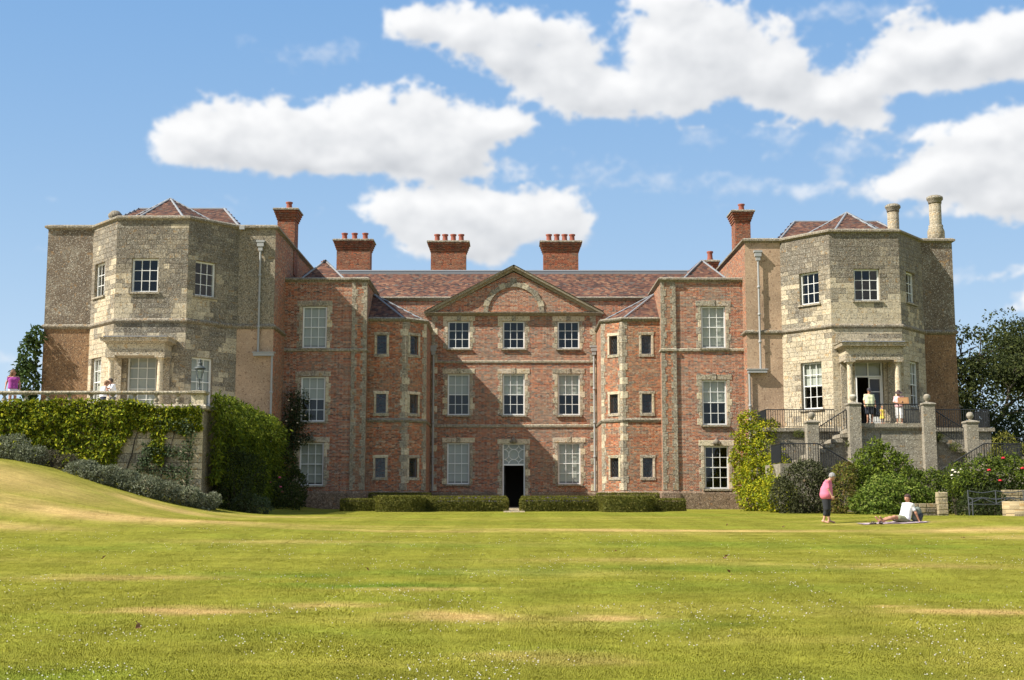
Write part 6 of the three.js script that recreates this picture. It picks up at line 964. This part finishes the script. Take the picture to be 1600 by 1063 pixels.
// on the terrace
person('person in purple top and white shorts standing behind the balustrade, looking aside', [-20.45, FLOOR, 22.0], 0.35, stand({ look: [0.95, 0, 0.35], elL: [0.25, 1.13, -0.07], elR: [-0.27, 1.13, -0.07], wrL: [0.27, 0.92, 0.05], wrR: [-0.3, 0.92, 0.02] }), { tan: true, top: { mat: cloth(0.32, 0.05, 0.25), sleeve: 0.35, hem: 0.05, neck: 0.0 }, legs: { len: 0.5, mat: cloth(0.74, 0.72, 0.76) }, hair: { mat: hairOf(0.16, 0.075, 0.035), long: 0.1 }, shoes: cloth(0.4, 0.3, 0.25), scale: 0.97 });
person('person in white short sleeved shirt and sunglasses bending over the white vest wearer', [-17.62, FLOOR, 18.0], -1.0, stand({ chest: [0, 1.25, 0.04], neck: [0, 1.42, 0.08], head: [0, 1.54, 0.13], look: [0, -0.25, 1], shL: [0.18, 1.37, 0.04], shR: [-0.18, 1.37, 0.04], elL: [0.3, 1.2, 0.16], elR: [-0.28, 1.22, 0.16], wrL: [0.2, 1.2, 0.36], wrR: [-0.16, 1.22, 0.38] }), { fat: 1.05, top: { mat: cloth(0.76, 0.77, 0.8), sleeve: 0.95, hem: 0.1 }, legs: { name: 'trousers', len: 1.9, mat: cloth(0.05, 0.06, 0.1) }, hair: { mat: hairOf(0.05, 0.03, 0.02) }, glasses: true, shoes: cloth(0.05, 0.05, 0.05) });
person('person in white sleeveless vest and dark jeans with light brown hair behind the balustrade', [-17.95, FLOOR, 18.28], 2.2, stand({ chest: [0, 1.24, 0.05], neck: [0, 1.40, 0.09], head: [0, 1.5, 0.15], look: [0.1, -0.4, 1], crown: [0, 1, 0.3], shL: [0.155, 1.35, 0.05], shR: [-0.155, 1.35, 0.05], elL: [0.26, 1.15, 0.1], elR: [-0.26, 1.15, 0.1], wrL: [0.2, 1.0, 0.25], wrR: [-0.2, 1.0, 0.25] }), { tan: true, top: { mat: cloth(0.74, 0.74, 0.78), hem: 0.08, neck: 0.02 }, legs: { name: 'jeans', len: 1.9, mat: cloth(0.025, 0.03, 0.06) }, hair: { mat: hairOf(0.2, 0.1, 0.045), long: 0.06 }, shoes: cloth(0.1, 0.08, 0.07), scale: 0.96 });

// ---------------------------------------------------------------- small things on the lawn
{
  const r = rng(901), gx = 11.75, gz = 34.1, y = (x, z) => groundAt(x, z);
  const nx = 36, nz = 20, g = new THREE.PlaneGeometry(2.0, 0.95, nx, nz); g.rotateX(-Math.PI / 2); const p = g.attributes.position;
  for (let i = 0; i < p.count; i++) { const x = p.getX(i) + gx - 0.1, z = p.getZ(i) + gz + 0.1 * Math.sin(p.getX(i) * 3) * (p.getZ(i) > 0 ? 1 : -1); p.setXYZ(i, x, y(x, z) + 0.022 + 0.016 * perlin.noise(x * 5, 1, z * 6) + 0.01 * perlin.noise(x * 14, 2, z * 12), z); } g.computeVertexNormals();
  const bl = tag(shade(new THREE.Mesh(g, std({ map: texture(256, 0.5, (u, v, c) => { const s = Math.sin(u * 6.283 * 4) * 0.5 + 0.5, q = Math.sin(v * 6.283 * 4) * 0.5 + 0.5, k = 0.75 + 0.25 * hash2(Math.floor(u * 256), Math.floor(v * 256), 3); c[0] = (196 - 46 * s) * k; c[1] = (184 - 50 * s - 14 * q) * k; c[2] = (176 - 44 * s) * k; }), roughness: 1, side: THREE.DoubleSide }))), 'crumpled pinkish grey blanket spread on the lawn under the seated person', 'blanket'); bl.name = 'blanket'; scene.add(bl);
  // backpack
  const b = thing('backpack', 'grey and green backpack standing on the end of the blanket', 'backpack', [12.48, y(12.48, 33.9) + 0.02, 33.9], 0.4), cl = cloth(0.16, 0.18, 0.15), dk = cloth(0.04, 0.045, 0.05);
  part('main_bag', surfaceNet(soft([cone([0, 0.12, 0], [0.02, 0.34, -0.02], 0.15, 0.12), cone([-0.08, 0.1, 0], [-0.05, 0.3, 0], 0.1, 0.08), cone([0.08, 0.1, 0], [0.07, 0.3, 0], 0.1, 0.08)], 0.05), [-0.3, -0.06, -0.25], [0.3, 0.55, 0.25], 0.016), cl, b);
  part('front_pocket', surfaceNet(cone([-0.03, 0.12, 0.12], [0.05, 0.18, 0.11], 0.085, 0.08), [-0.2, -0.05, -0.05], [0.2, 0.35, 0.25], 0.014), dk, b);
  for (const x of [-0.08, 0.08]) part('strap', plain(new THREE.TubeGeometry(new THREE.CatmullRomCurve3([V(x, 0.38, -0.06), V(x * 1.4, 0.36, -0.2), V(x * 1.5, 0.16, -0.22), V(x, 0.05, -0.12)]), 12, 0.016, 5)), dk, b);
  for (const [x, z, a, l] of [[10.95, 34.45, 0.3, 'dark sandal lying on its own beyond the toes of the seated person'], [11.15, 34.6, 0.9, 'dark sandal lying at the corner of the blanket']]) { const s = thing('sandal', l, 'sandal', [x, y(x, z) + 0.03, z], a); const sh = new THREE.Shape(); sh.absellipse(0, 0, 0.12, 0.045, 0, Math.PI * 2); const so = plain(new THREE.ExtrudeGeometry(sh, { depth: 0.025, bevelEnabled: false, curveSegments: 10 })); so.rotateX(-Math.PI / 2); part('sole', so, cloth(0.05, 0.035, 0.03), s); for (const q of [-0.03, 0.04]) part('strap', plain(new THREE.TorusGeometry(0.042, 0.009, 5, 12, Math.PI).rotateY(Math.PI / 2).translate(q, 0.025, 0)), cloth(0.04, 0.03, 0.03), s); }
  // stone well head planter
  const w = thing('stone_planter', 'round planter of mossy yellow stone blocks on the lawn before the iron bench', 'planter', [16.85, y(16.85, 31), 31]), R = 0.56;
  part('earth', new THREE.CircleGeometry(0.46, 20).rotateX(-Math.PI / 2).translate(0, 0.46, 0), std({ color: lin(0.05, 0.035, 0.025), roughness: 1 }), w);
  for (let j = 0; j < 2; j++) for (let k = 0; k < 11; k++) { const a0 = (k + j * 0.5) / 11 * 6.2832 + 0.012, a1 = (k + 1 + j * 0.5) / 11 * 6.2832 - 0.012, sh = new THREE.Shape(), e = 0.012 * r(); sh.absarc(0, 0, R + e, a0, a1, false); sh.absarc(0, 0, R - 0.14, a1, a0, true); const q = plain(new THREE.ExtrudeGeometry(sh, { depth: 0.25, bevelEnabled: true, bevelSize: 0.008, bevelThickness: 0.008, bevelSegments: 1, curveSegments: 3 })); q.rotateX(-Math.PI / 2); q.translate(0, -0.04 + j * 0.275, 0); const c = 0.6 + 0.3 * r(); part('stone_block', tint(uvMetres(q, r() * 5, r() * 5), [c, c * 0.9, c * 0.72]), M.stoneCream, w); }
  // iron bench
  const be = thing('garden_bench', 'dark wrought iron garden bench with arched back behind the stone planter', 'bench', [17.75, y(17.4, 28) - 0.02, 28], -0.08), I = std({ color: lin(0.06, 0.065, 0.07), roughness: 0.6, metalness: 0.2 }), W = 1.45;
  for (const x of [-W, W]) for (const z of [-0.22, 0.24]) part('leg', [bar(V(x, 0, z), V(x, z < 0 ? 0.92 : 0.62, z < 0 ? z - 0.1 : z), 0.022)], I, be);
  for (const x of [-W / 3, W / 3]) part('back_post', [bar(V(x, 0.4, -0.24), V(x, 0.92, -0.32), 0.018)], I, be);
  for (let k = 0; k < 3; k++) { const x0 = -W + k * W * 2 / 3, x1 = x0 + W * 2 / 3, xm = (x0 + x1) / 2, tube = (a, b, c, rr = 0.014) => plain(new THREE.TubeGeometry(new THREE.CatmullRomCurve3([a, b, c]), 12, rr, 6)); part('back_panel', [tube(V(x0, 0.9, -0.32), V(xm, 0.83, -0.3), V(x1, 0.9, -0.32), 0.018), tube(V(x0, 0.58, -0.27), V(xm, 0.66, -0.28), V(x1, 0.58, -0.27), 0.014), tube(V(x0, 0.44, -0.25), V(xm - 0.1, 0.6, -0.27), V(xm, 0.66, -0.28)), tube(V(x1, 0.44, -0.25), V(xm + 0.1, 0.6, -0.27), V(xm, 0.66, -0.28)), bar(V(x0, 0.62, -0.28), V(x1, 0.62, -0.28), 0.011)], I, be); }
  for (let k = 0; k < 8; k++) part('seat_slat', box(2 * W, 0.012, 0.045, 0, 0.43, -0.2 + k * 0.062), I, be);
  for (const x of [-W, W]) { part('arm', [bar(V(x, 0.62, 0.24), V(x, 0.66, -0.26), 0.02), bar(V(x, 0.05, -0.2), V(x, 0.4, 0.2), 0.012), bar(V(x, 0.41, -0.24), V(x, 0.41, 0.24), 0.016)], I, be); }
  part('front_rail', [bar(V(-W, 0.41, 0.24), V(W, 0.41, 0.24), 0.016), bar(V(-W, 0.41, -0.24), V(W, 0.41, -0.24), 0.016)], I, be);
  // low rubble wall and its end pier
  const lw = thing('low_wall', 'low mossy stone wall with square end pier between ivy mound and dark shrub', 'wall', [0, 0, 0]);
  const rubble = (x0, x1, z, h, cols) => { const g0 = groundAt((x0 + x1) / 2, z) - 0.15; for (let yy = g0; yy < g0 + h;) { const hh = 0.16 + 0.1 * r(); for (let x = x0; x < x1 - 0.02;) { let ww = 0.22 + 0.24 * r(); if (x1 - x - ww < 0.16) ww = x1 - x; const q = uvMetres(softBox(ww - 0.014, hh - 0.014, 0.3, 0.02), r() * 5, r() * 5), c = cols * (0.75 + 0.35 * r()); part('stone_block', tint(q.translate(x + ww / 2, yy + hh / 2, z - 0.15 + 0.03 * r()), [c, c * 0.94, c * 0.8]), r() < 0.4 ? M.stoneGrey : M.stoneCream, lw); x += ww; } yy += hh; } };
  rubble(16.35, 16.75, 24.2, 0.95, 0.72); rubble(15.4, 16.36, 24.0, 0.6, 0.45);
  const lw2 = thing('low_wall', 'low yellow stone retaining wall behind the iron bench', 'wall', [0, 0, 0]);
  { const g0 = groundAt(19, 25) - 0.15; for (let yy = g0; yy < g0 + 0.95;) { const hh = 0.2 + 0.1 * r(); for (let x = 18.7; x < 19.9;) { const ww = 0.3 + 0.35 * r(); const q = uvMetres(softBox(ww - 0.014, hh - 0.014, 0.3, 0.02), r() * 5, r() * 5), c = 0.36 + 0.22 * r(); part('stone_block', tint(q.translate(x + ww / 2, yy + hh / 2, 24.6 + 0.03 * r()), [c, c * 0.92, c * 0.75]), M.stoneCream, lw2); x += ww; } yy += hh; } }
  // path to the front door
  const pa = new THREE.Group(); pa.name = 'path'; pa.userData.kind = 'structure'; scene.add(pa);
  for (let z = 0.5; z < 13.4; z += 0.9) { const q = uvMetres(slab(-0.5, 0.5, groundAt(0, z) - 0.06, groundAt(0, z + 0.4) + 0.03, z, z + 0.885), r() * 5, r() * 5), c = 0.85 + 0.2 * r(); part('paving_stone', tint(q, [c, c * 0.95, c * 0.85]), M.stoneCream, pa); }
}
// ---------------------------------------------------------------- mown grass, clover flowers and a few fallen leaves
{
  const r = rng(951), blade = []; for (let k = 0; k < 7; k++) { const a = k * 0.9 + r(), x = (r() - 0.5) * 0.07, z = (r() - 0.5) * 0.07, h = 0.007 + 0.008 * r(), w = 0.0035, c = Math.cos(a), s = Math.sin(a), lx = (r() - 0.5) * 0.02, lz = (r() - 0.5) * 0.02; blade.push(x - c * w, 0, z - s * w, x + c * w, 0, z + s * w, x + lx, h, z + lz); }
  const bg = new THREE.BufferGeometry(); bg.setAttribute('position', new THREE.Float32BufferAttribute(blade, 3)); bg.setAttribute('normal', new THREE.Float32BufferAttribute(blade.map((_, i) => (i % 3 === 1 ? 1 : 0)), 3));
  const N = 340000, grass = new THREE.InstancedMesh(bg, new THREE.MeshPhysicalMaterial({ color: lin(1, 1, 1), roughness: 1, specularIntensity: 0.08 }), N), m = new THREE.Matrix4(), q = new THREE.Quaternion(), up = V(0, 1, 0), c = [0, 0, 0], col = new THREE.Color();
  for (let i = 0; i < N; i++) {
    const d = 9 * Math.pow(64 / 9, r()), x = -0.1 + (r() - 0.5) * 0.92 * d, z = 74 - d, k = 0.95 + 0.55 * r(); lawnColour(x, z, c); const t = 1.0 + 0.5 * r();
    m.compose(V(x, groundAt(x, z) - 0.003, z), q.setFromAxisAngle(up, r() * 6.28), V(k, 0.8 + 0.5 * r(), k)); grass.setMatrixAt(i, m); grass.setColorAt(i, col.setRGB(c[0] * t, c[1] * t, c[2] * t));
  }
  grass.name = 'grass'; tag(stuff(shade(grass)), 'short mown yellow green grass blades all over the lawn', 'grass'); scene.add(grass);
  const fg = plain(new THREE.IcosahedronGeometry(0.0065, 0)); fg.scale(1, 0.75, 1); const F = 2600, fl = new THREE.InstancedMesh(fg, std({ color: lin(0.72, 0.7, 0.66), roughness: 0.9 }), F); let n = 0;
  while (n < F) { const d = 10 * Math.pow(34 / 10, r()), x = -0.1 + (r() - 0.5) * 0.9 * d, z = 74 - d; if (perlin.noise(x * 0.6, 9.9, z * 0.5) + 0.4 * perlin.noise(x * 2, 3, z * 2) < 0.5 * r() - 0.16) continue; const [dry] = lawnMix(x, z); if (dry > 0.4) continue; const k = 0.7 + 0.6 * r(); m.compose(V(x, groundAt(x, z) + 0.014, z), q.identity(), V(k, k, k)); fl.setMatrixAt(n++, m); }
  fl.name = 'clover_flowers'; tag(stuff(shade(fl)), 'tiny white clover flowers scattered through the lawn', 'clover'); scene.add(fl);
  for (const [x, z] of [[-2.6, 51.5], [-4.5, 58.6], [6.6, 33.8], [8.1, 35], [3.6, 52], [4.1, 48.5], [11.2, 41.5], [2.1, 46.3], [-8, 49], [13.5, 40]]) { const l = tag(shade(new THREE.Mesh(leaves([[V(0, 0.03, 0), V(0.3, 1, 0)], [V(0.02, 0.03, 0.02), V(0, 1, 0.2)]], r, { len: 0.09, wide: 0.7, out: 0, droop: 0, colours: [[0.22, 0.1, 0.05], [0.16, 0.08, 0.04]] }), LEAF)), 'brown fallen leaf lying on the mown lawn', 'leaf', 'fallen leaves on the lawn'); l.name = numbered('fallen_leaf'); l.position.set(x, groundAt(x, z), z); scene.add(l); }
}
renderer.render(scene, camera);
